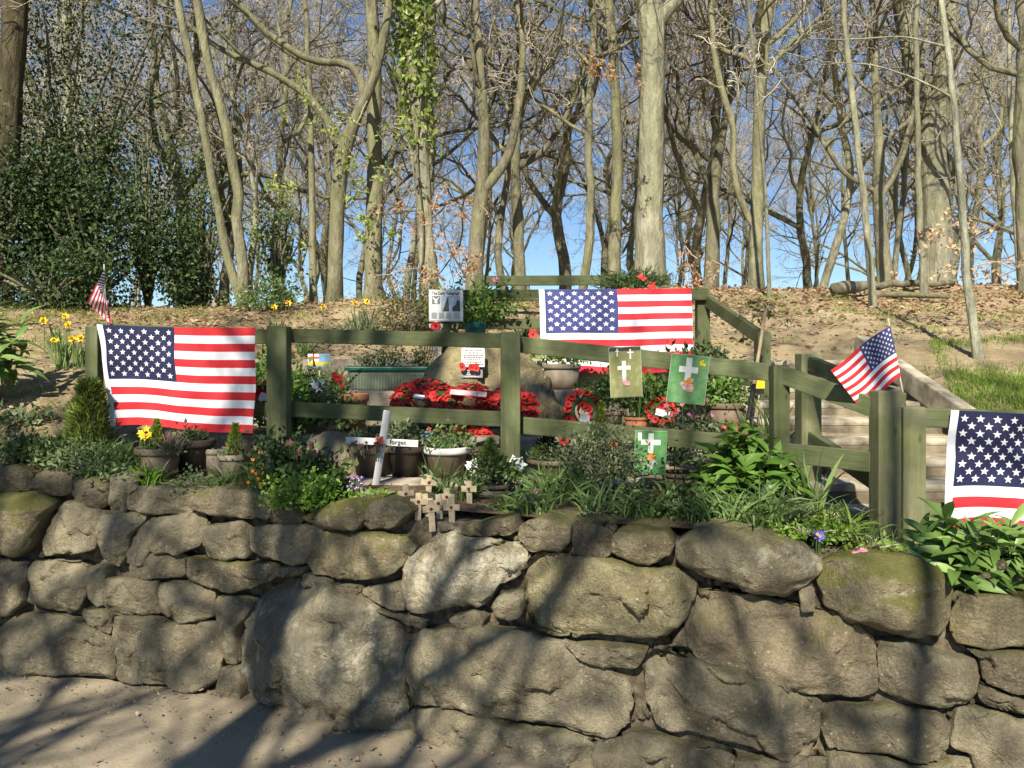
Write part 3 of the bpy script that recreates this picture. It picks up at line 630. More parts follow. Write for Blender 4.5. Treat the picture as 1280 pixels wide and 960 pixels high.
def rip1(u, v): return (.004 * math.sin(9 * v + 3 * u), crease(u, v) -.006 * math.sin(14 * u + 2 * v) * (.3 + v) - .012 * math.sin(5.2 * u * v + 1) + .005 * math.sin(23 * u - 7 * v), .010 * math.sin(7.5 * u) * v - .012 * math.sin(math.pi * u) * (1 - v) * .6 + .018 * v * (u > -.1) * math.sin(2.2 * u))
flag('large_flag', 'large striped flag with white stars, hung over the fence at the far left', quad_surface(P(128, 406, 4.685), P(321, 409.5, 4.575), P(316, 547, 4.56), P(146, 532, 4.66), rip1))
def rip2(u, v): return (.003 * math.sin(9 * v), 1.5 * crease(u, v) -.008 * math.sin(11 * u + 3 * v) * (.2 + v), .006 * math.sin(9 * u) * v + .012 * (v > .72) * (v - .72) * 3 * math.sin(7 * u + .6))
flag('large_flag', 'large striped flag with brighter blue canton, hung on the back fence in the middle', quad_surface(P(679, 362, 6.84), P(864, 360, 6.82), P(868, 465, 6.36), P(684, 468, 6.34), rip2), .50, CANTON2)
def rip3(u, v): return (-.03 * v * (1 - u) * math.sin(3 * v), 1.6 * crease(u, v) -.010 * math.sin(12 * u + 3 * v) * (.3 + v) - .01 * math.sin(19 * u - 5 * v) * v, .012 * math.sin(8 * u) * v - .01 * math.sin(math.pi * u) * (1 - v))
flag('large_flag', 'large striped flag draped over the right fence, cut off by the picture edge', quad_surface(P(1197, 513, 3.46), P(1462, 518, 3.36), P(1460, 697, 3.36), P(1190, 690, 3.44), rip3), .47)
def rip4(u, v): return (0, .02 * math.sin(5 * u + 2 * v) * u, .006 * math.sin(6 * u))
def stick(parent, a, b, r, mat=WOOD_RAW, name='stick', tip=True):
    a, b = Vector(a) - parent.location, Vector(b) - parent.location
    t = np.linspace(0, 1, 5)[:, None]; build(name, [tubes(np.array(a) * (1 - t) + np.array(b) * t, np.full(5, r), 8, cap=True)], mat, parent)
f4 = flag('stick_flag', 'small striped flag on a stick behind the gate post by the steps', quad_surface(P(1113, 407, 3.62), P(1036, 462, 3.60), P(1078, 512, 3.58), P(1126, 470, 3.60), rip4), .5, CANTON2, header=False)
stick(f4, P(1110, 398, 3.63), P(1133, 512, 3.60), .004)
def S5(u, v):
    x = 131 + 1.5 * v - 22 * u * (1 - v) ** .8 + 7 * u * v; y = 335 + 34 * v + u * (42 * (1 - v) + 36 * v)
    return P(x, y, 4.79 - .035 * math.sin(9 * u + 5 * v) - .03 * math.sin(4 * v) * u)
f5 = flag('stick_flag', 'small limp striped flag on a stick rising above the left fence post', S5, .45, CANTON, header=False)
stick(f5, P(130, 330, 4.80), P(134, 415, 4.80), .004)

# ------------------------------------------------------------------ cards, newspaper, plaques
def text_mesh(txt, size, bold=0.0):
    c = bpy.data.curves.new('lettering', 'FONT'); c.body = txt; c.size = size; c.align_x = 'CENTER'; c.align_y = 'CENTER'; c.offset = bold; c.resolution_u = 2
    o = bpy.data.objects.new('lettering', c); COL.objects.link(o)
    dg = bpy.context.evaluated_depsgraph_get(); me = bpy.data.meshes.new_from_object(o.evaluated_get(dg))
    V = np.array([v.co[:] for v in me.vertices]); F = [tuple(p.vertices) for p in me.polygons]
    bpy.data.objects.remove(o); bpy.data.curves.remove(c); bpy.data.meshes.remove(me)
    return V, F
def upright(V, z=0): V = np.asarray(V, float); return np.column_stack([V[:, 0], -V[:, 2] + z, V[:, 1]])   # xy drawing -> facing -Y
def rect(x0, y0, x1, y1): return np.array([(x0, y0, 0), (x1, y0, 0), (x1, y1, 0), (x0, y1, 0)], float), [(0, 1, 2, 3)]
def star_burst(x, y, r, rng, n=14):
    V, F = [], []
    for k in range(n):
        a = rng.uniform(0, 6.28); rr_ = r * rng.uniform(0, .8); s = r * rng.uniform(.25, .5); cx, cy = x + rr_ * math.cos(a), y + rr_ * math.sin(a); b = len(V)
        V += [(cx + s * math.cos(a + q * 1.256) * rng.uniform(.6, 1), cy + s * math.sin(a + q * 1.256) * rng.uniform(.6, 1), k * .00004) for q in range(5)]; F += [tuple(range(b, b + 5))]
    return np.array(V), F
def photo_green(name, c1, c2, c3):
    s = NT(name); co = s.coord('Object'); f = s.noise(co, 14, 4); f2 = s.noise(co, 60, 3)
    col = s.ramp(f, [(.3, c1), (.5, c2), (.7, c3)]); col = s.mix(s.ramp(f2, [(.5, (0, 0, 0)), (.75, (.4,) * 3)]), col, c3)
    s.l(col, s.b.inputs['Base Color']); s.b.inputs['Roughness'].default_value = .25; return s.m
def card(label, cpx, cpy, d, wpx, hpx, rot, mat, draw):
    """a laminated photograph: film, print and the printed shapes"""
    loc = P(cpx, cpy, d); k = d / FPX; w, h = wpx * k, hpx * k
    r = thing('laminated_card', label, 'card', loc); r.rotation_euler = (math.radians(4), rot, 0)
    V, F = box(0, 0, 0, w * 1.03, .0012, h * 1.02, 0); build('laminate', [(V, F)], plain('clear_laminate', (.34, .40, .32), .2, .03, 4, 0, 0, .6), r, smooth=False)
    V, F = rect(-w / 2, -h / 2, w / 2, h / 2); build('print', [(upright(V, -.0022), F)], mat, r, smooth=False)
    for i, (nm, (V, F), m) in enumerate(draw(w, h)): build(nm, [(upright(V, -.0034 - .0007 * i), F)], m, r, smooth=False)
def crossp(x, y, w, h, t, bar=.66):
    a, b = rect(x - t / 2, y - h / 2, x + t / 2, y + h / 2), rect(x - w / 2, y + h * (bar - .5) - t / 2, x + w / 2, y + h * (bar - .5) + t / 2)
    return np.vstack([a[0], b[0] + np.array([0, 0, .0003])]), [(0, 1, 2, 3), (4, 5, 6, 7)]
rgc = random.Random(8)
PINKP = plain('print_pink', (.65, .40, .38), .4, .3, 70); GREYP = plain('print_grey', (.42, .45, .42), .4, .3, 60); DKP = plain('print_dark', (.06, .07, .06), .4, .3, 60)
card('laminated photo of a white cross on pale grass, pink flowers, higher left of the cards', 782, 465, 4.13, 39, 62, math.radians(-3), photo_green('faded_grass_print', (.30, .24, .10), (.20, .22, .08), (.35, .33, .18)),
     lambda w, h: [('printed_trees', rect(-w / 2, h * .43, w / 2, h * .5), DKP), ('printed_cross', crossp(-w * .05, h * .02, w * .42, h * .42, w * .13), WHITEP), ('printed_cross', crossp(w * .17, h * .36, w * .2, h * .2, w * .05), WHITEP), ('printed_cross', crossp(-w * .25, h * .4, w * .12, h * .16, w * .04), WHITEP), ('printed_flowers', star_burst(-w * .02, -h * .2, w * .18, rgc), PINKP)])
card('laminated photo of a white cross on vivid green, hanging highest right of the three cards', 860, 474, 4.05, 47, 60, math.radians(6), photo_green('green_print', (.07, .20, .07), (.11, .27, .10), (.20, .33, .16)),
     lambda w, h: [('printed_cross', crossp(-w * .02, h * .2, w * .5, h * .5, w * .16, .5), WHITEP), ('printed_flowers', star_burst(w * .3, h * .36, w * .12, rgc, 8), YEL), ('printed_flowers', star_burst(-w * .05, -h * .12, w * .26, rgc), PINKP), ('printed_flowers', star_burst(0, -h * .06, w * .14, rgc, 7), ORANGE)])
card('laminated photo of a white cross and orange flowers, lowest of the three cards', 813, 566, 4.12, 39, 55, math.radians(1.5), photo_green('green_print_low', (.06, .19, .06), (.10, .27, .09), (.16, .33, .14)),
     lambda w, h: [('printed_cross', crossp(0, h * .22, w * .62, h * .46, w * .17, .55), WHITEP), ('printed_cross', rect(-w * .42, h * .28, -w * .3, h * .46), WHITEP), ('printed_flowers', star_burst(w * .05, -h * .24, w * .22, rgc), GREYP), ('printed_flowers', star_burst(w * .02, -h * .08, w * .16, rgc, 10), ORANGE), ('printed_flowers', star_burst(-w * .3, -h * .2, w * .1, rgc, 6), PINKP)])
# newspaper page in a clear frame on its dark post
nl = P(557.5, 382, 6.3); k = 6.3 / FPX; w, h = 40 * k, 37 * k
npg = thing('newspaper_board', 'framed newspaper front page with two grey pictures on a dark post', 'newspaper', P(557, 450, 6.3)); zo = nl - npg.location
def npart(nm, V, F, m, z): build(nm, [(upright(V, z) + np.array(zo), F)], m, npg, smooth=False)
V, F = box(0, 0, 0, w * 1.07, .012, h * 1.07, .003); build('frame', [(V + np.array(zo), F)], plain('pale_frame', (.55, .57, .56), .4), npg, smooth=False)
npart('page', *rect(-w / 2, -h / 2, w / 2, h / 2), plain('newsprint', (.66, .66, .63), .7, .05, 30), -.0085)
V, F = text_mesh('The Daily Telegraph', h * .15, .0006); V[:, 0] *= min(1, w * .88 / np.ptp(V[:, 0])); V[:, 1] += h * .41; npart('masthead', V, F, INK, -.0105)
npart('picture', *rect(-w * .44, h * .05, -w * .18, h * .32), plain('newspaper_photo', (.22, .23, .24), .6, .5, 60), -.0105)
V, F = rect(-w * .35, h * .08, -w * .27, h * .22); npart('pictured_figure', V, F, WHITEP, -.0112)
V = np.array([(-w * .42, h * .27, 0), (-w * .40, h * .29, 0), (-w * .31, h * .2, 0), (-w * .22, h * .29, 0), (-w * .2, h * .27, 0), (-w * .30, h * .14, 0), (-w * .32, h * .14, 0)]); npart('pictured_arms', V, [tuple(range(7))], WHITEP, -.0118)
npart('picture', *rect(-w * .15, -h * .2, w * .44, h * .32), plain('newspaper_photo_sky', (.38, .48, .56), .6, .2, 30), -.0105)
npart('pictured_tower', np.array([(-w * .1, -h * .2, 0), (w * .1, -h * .2, 0), (w * .08, h * .22, 0), (w * .05, h * .3, 0)]), [(0, 1, 2, 3)], DKP, -.0112)
npart('pictured_figure', np.array([(w * .2, -h * .2, 0), (w * .44, -h * .2, 0), (w * .44, h * .14, 0), (w * .36, h * .2, 0), (w * .3, h * .02, 0), (w * .2, -h * .05, 0)]), [tuple(range(6))], DKP, -.0112)
V, F = [], []
for cix in range(4):
    for ln in range(9):
        x0 = -w * .45 + cix * w * .23; y = -h * .25 - ln * h * .024
        if y > -h * .47: b = len(V); V += list(rect(x0, y, x0 + w * .2 * rgc.uniform(.75, 1), y + h * .011)[0]); F.append((b, b + 1, b + 2, b + 3))
npart('text_columns', np.array(V), F, plain('grey_ink', (.30, .30, .30), .7), -.0105)
build('post', [box(0, .05, -.05, .07, .07, .76, .005)], WOOD_DK, npg, smooth=False)

# memorial boulder with plaques
def boulder(name, label, poly, d, seed, bulge, back, mat, edge=.12, rough=.03, cat='boulder', tilt=.16, parent=None, n=96):
    pts = np.array([P(x, y, d)[:] for x, y in poly]); c = pts.mean(0); c[2] = pts[:, 2].min()
    o2 = smooth_poly(np.column_stack([pts[:, 0] - c[0], pts[:, 2] - c[2]]), n, None, 0)
    V, Fq, Ft = stone_mesh(o2, seed, bulge, back, edge, rough)
    V[:, 1] += tilt * V[:, 2]
    if label: o = tag(build(name, [(V, [tuple(f) for f in Fq] + [tuple(f) for f in Ft])], mat, None, loc=Vector(c)), label, cat)
    else: o = build(name, [(V, [tuple(f) for f in Fq] + [tuple(f) for f in Ft])], mat, parent, loc=Vector(c) - (parent.location if parent else Vector()))
    fixn(o); return o
mem = thing('memorial_stone', 'tall tapering brown memorial boulder with two plaques above the poppy wreaths', 'memorial', P(600, 535, 5.62))
boulder('boulder', None, [(500, 545), (508, 505), (530, 470), (560, 432), (580, 423), (625, 422), (648, 432), (672, 462), (692, 498), (704, 545)], 5.55, 61, .07, .42, STONE_MEM, .16, .035, parent=mem)
boulder('side_rock', None, [(672, 540), (676, 480), (688, 468), (696, 500), (700, 542)], 5.62, 62, .04, .3, STONE_DK, .05, .03, parent=mem, n=64); boulder('side_rock', None, [(680, 540), (682, 508), (692, 500), (706, 512), (708, 540)], 5.5, 63, .06, .25, STONE_DK, .06, .03, parent=mem, n=64)
def plaque(nm, px, py, wpx, hpx, d, mat, lines, ink):
    l = P(px, py, d) - mem.location; kk = d / FPX; w, h = wpx * kk, hpx * kk
    o = build(nm, [box(0, 0, 0, w, .008, h, .003)], mat, mem, smooth=False, loc=l, rot=(math.radians(-7), 0, 0))
    V, F = [], []
    rg = random.Random(nm + str(px))
    for i in range(lines):
        y = h * .36 - i * h * .72 / (lines - 1); ww = w * rg.uniform(.45, .86); x = -ww / 2
        while x < ww / 2 - .003:
            e = min(ww / 2, x + rg.uniform(.006, .02)); b = len(V); V += list(rect(x, y - h * .022, e, y + h * .022)[0]); F.append((b, b + 1, b + 2, b + 3)); x = e + .004
    build('engraved_lines', [(upright(np.array(V), -.006), F)], ink, o, smooth=False)
    return o
plaque('plaque', 591.5, 447, 29, 24, 5.405, plain('white_plaque', (.74, .73, .70), .35, .04), 7, INK); plaque('metal_plaque', 590, 467, 27, 11, 5.415, plain('grey_plaque', (.20, .20, .20), .4, .15, 20), 4, WHITEP)

# poppies
def poppy(c, nrm_, r, rng, up=None):
    """returns petal chunk and centre chunk"""
    n_ = np.array(nrm_, float); n_ /= np.linalg.norm(n_); t = np.cross(n_, [.3, .2, 1]); t /= np.linalg.norm(t); b = np.cross(n_, t); ph = rng.random() * 6.28
    V = [np.array(c) - n_ * r * .12]; 
    for ringr, zz in ((.5, .0), (1, .22)):
        for k in range(12):
            a = ph + k * math.pi / 6; rr_ = r * ringr * (1 + .14 * math.cos(2 * a - 2 * ph) + .08 * rng.standard_normal())
            V.append(np.array(c) + rr_ * (math.cos(a) * t + math.sin(a) * b) + n_ * r * (zz + .06 * rng.standard_normal()))
    F = [(0, 1 + k, 1 + (k + 1) % 12) for k in range(12)] + [(1 + k, 13 + k, 13 + (k + 1) % 12, 1 + (k + 1) % 12) for k in range(12)]
    a = np.linspace(0, 6.283, 8, endpoint=False); C = [np.array(c) + n_ * r * .24] + [np.array(c) + n_ * r * .06 + r * .3 * (math.cos(q) * t + math.sin(q) * b) for q in a]
    return (np.array(V), F), (np.array(C), [(0, 1 + k, 1 + (k + 1) % 8) for k in range(8)])
def wreath(label, cpx, cpy, d, R, tilt, r=.026, rows=3, card_=None, seed=1, yaw=0, ribbon=False, red=RED):
    rng = np.random.default_rng(seed); loc = P(cpx, cpy, d); root = thing('poppy_wreath', label, 'wreath', loc)
    M = np.array(Matrix.Rotation(yaw, 3, 'Z') @ Matrix.Rotation(-tilt, 3, 'X'))       # ring stands in xz, leans back
    a = np.linspace(0, 2 * math.pi, 29); ring = np.stack([R * .70 * np.cos(a), 0 * a, R * .70 * np.sin(a)], -1)
    V, F = tubes(ring, np.full(29, R * .24), 8); build('backing_ring', [(V @ M.T, F)], DKLEAF, root)
    pe, ce = [], []
    for row in range(rows):
        rad = R * (.36 + .60 * row / max(1, rows - 1)); n = int(2 * math.pi * rad / (r * 1.45))
        for k in range(n):
            t = 2 * math.pi * (k + rng.random() * .5) / n; c = np.array([rad * math.cos(t), -R * .2 - rng.random() * .02 + abs(rad - R * .70) * .45, rad * math.sin(t)])
            nn = np.array([math.cos(t) * (rad / R - .75) * 2.2 + rng.normal() * .2, -1, math.sin(t) * (rad / R - .75) * 2.2 + rng.normal() * .2 + .15])
            p_, c_ = poppy(c @ M.T, nn @ M.T, r * rng.uniform(.85, 1.15), rng); pe.append(p_); ce.append(c_)
    o = build('poppies', pe, red, root); build('poppy_centres', ce, BLACKC, o)
    if card_: V, F = box(card_[0], -R * .2 - .035, card_[1], card_[2], .003, card_[3], 0, np.array(Matrix.Rotation(.3, 3, 'Y'))); build('tribute_card', [(V @ M.T, F)], WHITEP, root, smooth=False)
    if ribbon: V, F = box(0, -R * .2 - .045, .0, R * 1.5, .004, R * .30, 0, np.array(Matrix.Rotation(.12, 3, 'Y'))); build('ribbon', [(V @ M.T, F)], plain('pale_ribbon', (.72, .46, .44), .5, .25, 25), root, smooth=False)
    return root
T45 = math.radians(52)
wreath('large poppy wreath with a white card, leaning at the stone\'s left foot', 529, 503, 5.12, .20, T45, .028, 4, (-.02, -.03, .07, .035), 1)
wreath('poppy wreath crossed by a pale pink ribbon, middle of the stone\'s foot', 586, 503, 5.08, .155, T45, .022, 5, None, 2, 0, True)
wreath('poppy wreath of large flowers half hidden behind the middle fence post', 638, 511, 5.05, .165, T45, .036, 3, None, 3)
wreath('narrow poppy wreath with a white card leaning right of the memorial stone', 728, 516, 5.2, .135, .25, .026, 2, (-.03, -.05, .07, .06), 4, .5)
wreath('poppy wreath lying low beneath the bottom fence rail below the stone', 588, 548, 4.99, .13, math.radians(60), .03, 3, None, 5)
wreath('small poppy wreath half hidden behind the post right of the left flag', 327, 495, 4.95, .085, .5, .024, 2, (.03, -.03, .05, .05), 6)
wreath('poppy wreath with big petals right of the narrow one, under the cards', 826, 462 + 53, 5.2, .085, .6, .024, 2, (0, -.04, .09, .05), 7)
mp = thing('poppy_pair', 'two small paper poppies pinned between the plaques on the stone', 'poppies', P(589, 459, 5.39)); rng = np.random.default_rng(9)
for i, px in enumerate((578, 590, 595)):
    p_, c_ = poppy(np.array(P(px, 458.5 + .6 * i, 5.385) - mp.location), (.1, -1, .2), .026, rng); o = build('poppy', [p_], RED, mp); build('centre', [c_], BLACKC, o)

# crosses
def cross_thing(label, base, H, Wd, t, th, mat, lean=0, yaw=0, bar=.68, mid='wooden_cross', poppy_r=0, group=None, dot=False, tiltx=0):
    r = thing(mid, label, 'cross', base, 0, group); r.rotation_euler = (tiltx, lean, yaw)
    build('upright', [box(0, 0, H / 2 - .02, t, th, H + .04, .002)], mat, r, smooth=False); build('arm', [box(0, -th * .55, H * bar, Wd, th * .7, t, .002)], mat, r, smooth=False)
    if poppy_r:
        p_, c_ = poppy((0, -th - .006, H * bar), (0, -1, .1), poppy_r, np.random.default_rng(int(H * 1e4))); o = build('poppy', [p_], RED, r); build('centre', [c_], BLACKC, o)
    if dot: build('poppy_button', [(lambda V, F: (upright(V, -th), F))(*disc(t * .28, .001, 10, (0, H * bar, 0)))], plain('dark_red_button', (.12, .02, .02), .5), r)
    return r
base = P(469, 612, 4.27); top = P(484, 513, 4.27); H = (top - base).length
wc = cross_thing('tall leaning white painted cross lettered on its arm, in front of the fence', base, H, .385, .036, .02, WHITE, math.atan2(top.x - base.x, top.z - base.z), 0, .605, 'white_cross')
V, F = text_mesh('forget', .036, .0003); V[:, 0] += .085; V[:, 1] += H * .605 + .0035
for ch in wc.children:
    if ch.name.startswith('arm'): arm = ch
th = -math.radians(5.8); arm.matrix_local = Matrix.Translation((0, 0, H * .605)) @ Matrix.Rotation(th, 4, 'Y') @ Matrix.Translation((0, 0, -H * .605))
build('lettering', [(upright(V, -.0235), F)], INK, arm, smooth=False)
for lab, px, ya, yt, yb, d in (('leftmost of the small wooden remembrance crosses', 509, 617, 605, 631, 3.70), ('second small wooden cross from the left end of the cluster', 522.5, 627, 616, 645, 3.60), ('small wooden cross behind the front one, left of centre', 534, 627, 617, 645, 3.66), ('frontmost and lowest small wooden remembrance cross', 540, 636, 625, 653, 3.52), ('small wooden cross just right behind the frontmost one', 550, 629, 618, 646, 3.61),
    ('rightmost of the lower small wooden crosses', 565, 634, 621, 649, 3.56), ('small wooden cross standing at the cluster\'s upper right', 557, 621, 610, 640, 3.69), ('small wooden cross furthest back behind the cluster\'s middle', 535, 603, 594, 625, 3.86), ('small wooden cross set apart at the right among grass leaves', 587, 611, 601, 630, 3.76)):
    b_ = P(px, yb, d); H_ = P(px, yt, d).z - b_.z; cross_thing(lab, b_, H_, .076, .028, .008, WOOD_RAW, rgc.uniform(-.13, .13), rgc.uniform(-.3, .3), (yb - ya) / (yb - yt), 'remembrance_cross', 0, 'small wooden remembrance crosses', True)
b = P(545, 440, 6.1); cross_thing('small white cross with a red poppy below the newspaper page', b, P(545, 401, 6.1).z - b.z, .105, .03, .012, WHITE, 0, 0, .84, 'poppy_cross', .036)
b = P(702, 590, 4.75); cross_thing('pale wooden cross with a red poppy above the brown pot right of the post', b, P(702, 538, 4.75).z - b.z, .08, .024, .01, WOOD_RAW, .06, 0, .8, 'poppy_cross', .036)
for lab, px, py, d in (('red poppy on a wire right of the grey green bush', 767, 551, 4.6), ('red poppy just under the rail right of the lowest card', 843, 560, 4.3), ('red poppy near the top of the second fence rail, behind the stone', 666, 418, 6.2)):
    l = P(px, py, d); r = thing('paper_poppy', lab, 'poppy', l); p_, c_ = poppy((0, 0, 0), (0, -1, .3), .038, rng); build('petals', [p_], RED, r); build('centre', [c_], BLACKC, r)
    t = np.linspace(0, 1, 4)[:, None]; build('wire', [tubes(np.array([(0, .01, 0)]) + t * np.array([(.01, .03, -.14)]), np.full(4, .003), 5)], METAL, r)
# small painted sign with a flag picture, yellow label, rake handle
sg = thing('painted_plate', 'small plate painted with a pale blue and yellow flag among left plants', 'sign', P(399, 462, 5.5)); kk = 5.5 / FPX
w, h = 28 * kk, 16 * kk
build('plate', [box(0, 0, .02 + h / 2, w, .006, h, .002)], plain('sky_blue_paint', (.22, .42, .55), .5), sg, smooth=False)
V, F = rect(-w / 2, h * .12, w / 2, h * .36); build('yellow_band', [(upright(V, -.0045) + np.array([0, 0, .02]), F)], YEL, sg, smooth=False)
V, F = rect(-w / 2, h * .4, 0, h); build('white_canton', [(upright(V, -.0045) + np.array([0, 0, .02]), F)], WHITEP, sg, smooth=False)
V, F = crossp(-w / 4, h * .7, w * .5, h * .6, h * .13, .5); build('red_cross', [(upright(V, -.0055) + np.array([0, 0, .02]), F)], RED, sg, smooth=False)
stick(sg, sg.location + Vector((0, .01, .03)), sg.location + Vector((0, .01, -.2)), .006)
rk = thing('garden_tool', 'long wooden tool handle with a black grip leaning by the steps', 'garden tool', P(931, 552, 4.9)); stick(rk, P(931, 552, 4.9), P(957, 388, 5.6), .012, plain('weathered_handle', (.30, .22, .13), .8, .2, 30), 'handle'); a_, b_ = P(931, 552, 4.9), P(957, 388, 5.6); stick(rk, a_.lerp(b_, .14), a_.lerp(b_, .40), .015, BLACKC, 'grip')
yl = thing('plant_label', 'yellow topped black label beside the leaning tool handle', 'label', P(949, 520, 5.3)); build('board', [box(0, 0, .2, .075, .006, .10, .002)], YEL, yl, smooth=False); build('caption', [box(0, -.0045, .165, .07, .004, .035, .001)], INK, yl, smooth=False); stick(yl, yl.location + Vector((0, .008, .16)), yl.location + Vector((0, .008, -.15)), .006)
cn_ = thing('cane_bundle', 'thin bamboo canes leaning left of the memorial stone', 'canes', P(527, 460, 6.05))
for i in range(5): stick(cn_, P(524 + 3 * i, 466, 6.05), P(533 + 3.5 * i, 425, 6.12), .006, plain('bamboo', (.45, .33, .14), .6), 'cane')

# ------------------------------------------------------------------ pots
def pot(label, px, pytop, d, wpx, mat, hgt=None, kind='round', base=None, rimmat=None, name='flower_pot', soilc=True):
    x = XW(px, d); z0 = g(x, d) if base is None else base
    zt = P(px, pytop, d).z; H = hgt or max(.1, zt - z0); z0 = zt - H; w = wpx * d / FPX; R = w / 2
    r = thing(name, label, 'flower pot', (x, d, z0))
    if kind == 'round': pr = [(R * .70, 0), (R * .72, 0), (R * .90, H * .80), (R * .92, H * .82)]
    elif kind == 'bowl': pr = [(R * .55, 0), (R * .6, 0), (R * .82, H * .4), (R * .93, H * .8)]
    else: pr = [(R * .8, 0), (R * .82, 0), (R * .93, H * .8)]
    e = pr[-1][0]
    build('body', [lathe([(0, 0)] + pr + [(e - .012, H * .8), (e * .86, H * .45)], 32)], mat, r)
    build('rim', [lathe([(e * .985, H * .79), (R, H * .81), (R * 1.015, H * .86), (R * 1.01, H * .97), (R * .985, H), (R * .9, H), (R * .885, H * .9), (R * .87, H * .78)], 32)], rimmat or mat, r)
    build('soil', [disc(R * .9, H * .9)], POTSOIL, r)
    return r, Vector((x, d, z0 + H * .9)), R
POTS = {}
for key, args in dict(
    bowl=('wide brown bowl pot in front of the left flag, yellow flowers in it', 198, 559, 4.32, 56, BROWNPOT, None, 'bowl'),
    dark_l=('dark tapered pot half hidden under the left flag\'s lower edge', 243, 549, 4.50, 50, DARKPOT, None, 'round'),
    small_l=('small grey pot with a golden conifer, left of the first full post', 294, 567, 4.30, 42, GREYPOT, None, 'round'),
    box_l=('grey clay pot right of the dark pot under the left flag', 272, 560, 4.52, 36, GREYPOT, None, 'tub'),
    a=('brown clay pot beneath the left arm of the white cross', 465, 558, 4.56, 52, BROWNPOT, None, 'round'), b=('dark brown pot just right of the white cross', 508, 557, 4.56, 48, DARKPOT, None, 'round'),
    c=('patterned brown pot with a pale rim, right of the white cross', 558, 558, 4.50, 56, BROWNPOT, None, 'round', None, WHITE), d=('dark pot with a conifer in front of the middle fence post', 613, 603, 3.95, 58, DARKPOT, None, 'tub'),
    e=('broad brown pot with a conifer right of the middle fence post', 692, 573, 4.50, 66, BROWNPOT, None, 'round'), f=('low brown pot below the lowest laminated card', 852, 590, 4.2, 52, BROWNPOT, None, 'tub'),
    t=('terracotta pot of tulips between the rails left of the wreaths', 443, 492, 5.35, 36, TERRA, None, 'round'), gr=('teal plastic pot holding the camellia near the newspaper page', 594, 403, 6.85, 29, TEAL, None, 'round'),
    h=('terracotta pot holding spiky grass under the middle laminated cards', 795, 521, 5.25, 30, TERRA, None, 'tub'), i=('brown pot leaning beside the narrow poppy wreath', 765, 514, 5.3, 30, BROWNPOT, None, 'round'),
    j=('tall square looking grey tub on the ledge right of the memorial', 702, 455, 6.12, 48, GREYPOT, None, 'tub'), k=('brown tub on the terrace behind the far right card', 905, 503, 5.3, 52, BROWNPOT, None, 'tub'), l=('dark pot just behind the brown tub near the steps', 880, 470, 6.05, 44, DARKPOT, None, 'tub')).items():
    POTS[key] = pot(*args)
# green trough planter
tp = thing('trough_planter', 'long ribbed green plastic trough planter left of the memorial stone', 'planter', (XW(486, 6.0), 6.0, 1.375)); k = 6.0 / FPX; L = 104 * k; Hh = 26 * k
V, F = box(0, 0, Hh / 2, L * .93, .19, Hh, .012); V[:, 0] *= 1 - .07 * (1 - V[:, 2] / Hh); build('tub', [(V, F)], GREENPL, tp, smooth=False)
build('rim', [box(0, 0, Hh + .005, L, .23, .03, .008)], TEAL, tp, smooth=False)
for i in range(26): build('rib', [box(-L * .44 + i * L * .88 / 25, -.097, Hh * .45, .008, .012, Hh * .72, .003)], GREENPL, tp, smooth=False)
build('soil', [box(0, 0, Hh + .015, L * .94, .19, .02, .004)], POTSOIL, tp, smooth=False)
# old rounded headstone-like slab lying behind the left post
boulder('rounded_slab', 'rounded brown stone slab standing behind the hellebores', [(382, 600), (380, 560), (388, 547), (405, 541), (425, 542), (440, 556), (452, 600)], 4.62, 71, .03, .10, STONE, .05, .012, 'stone slab', .05, n=64)
boulder('rounded_slab', 'rounded pale stone behind the conifer pot at the middle post', [(575, 600), (578, 570), (590, 556), (610, 552), (632, 560), (640, 600)], 4.66, 72, .04, .12, STONE, .06, .012, 'stone slab', .05, n=64)

# ------------------------------------------------------------------ plants
def blades(rng, n, length, width, droop, spread, base_r=.02, segs=5, lean=None):
    a = rng.uniform(0, 6.283, n); rad = base_r * np.sqrt(rng.random(n)); p0 = np.stack([rad * np.cos(a), rad * np.sin(a), np.zeros(n)], -1)
    az = a + rng.normal(0, .5, n); el = np.clip(rng.normal(0, spread, n), -1.2, 1.2); d = np.stack([np.sin(el) * np.cos(az), np.sin(el) * np.sin(az), np.cos(el)], -1)
    if lean is not None: d = norm(d + np.array(lean))
    L = length * rng.uniform(.6, 1.1, n); pts = [p0]; p = p0.copy(); st = (L / segs)[:, None]; dr = droop * rng.uniform(.4, 1.6, n)[:, None]
    for i in range(segs):
        p = p + d * st; pts.append(p.copy()); h = d.copy(); h[:, 2] = 0
        d = norm(d + dr * (norm(h + 1e-4) * .7 + np.array([0, 0, -1.0]) * (.35 + .25 * i)) / segs * 1.6)
    pts = np.stack(pts, 1); side = norm(np.cross(pts[:, -1] - pts[:, 0] + 1e-5, np.array([0, 0, 1.0])) + rng.normal(0, .35, (n, 3)))
    w = width * rng.uniform(.7, 1.2, n)[:, None] * np.array([.6, 1, 1, .9, .6, .05][:segs + 1] if segs == 5 else np.linspace(1, .05, segs + 1))[None]
    Lf = pts - side[:, None] * w[..., None] / 2; Rt = pts + side[:, None] * w[..., None] / 2
    V = np.stack([Lf, Rt], 2).reshape(n, -1, 3); k = segs + 1
    q = np.array([(2 * i, 2 * i + 1, 2 * i + 3, 2 * i + 2) for i in range(segs)])
    return (V.reshape(-1, 3), (q[None] + (np.arange(n) * 2 * k)[:, None, None]).reshape(-1, 4)), pts[:, -1]
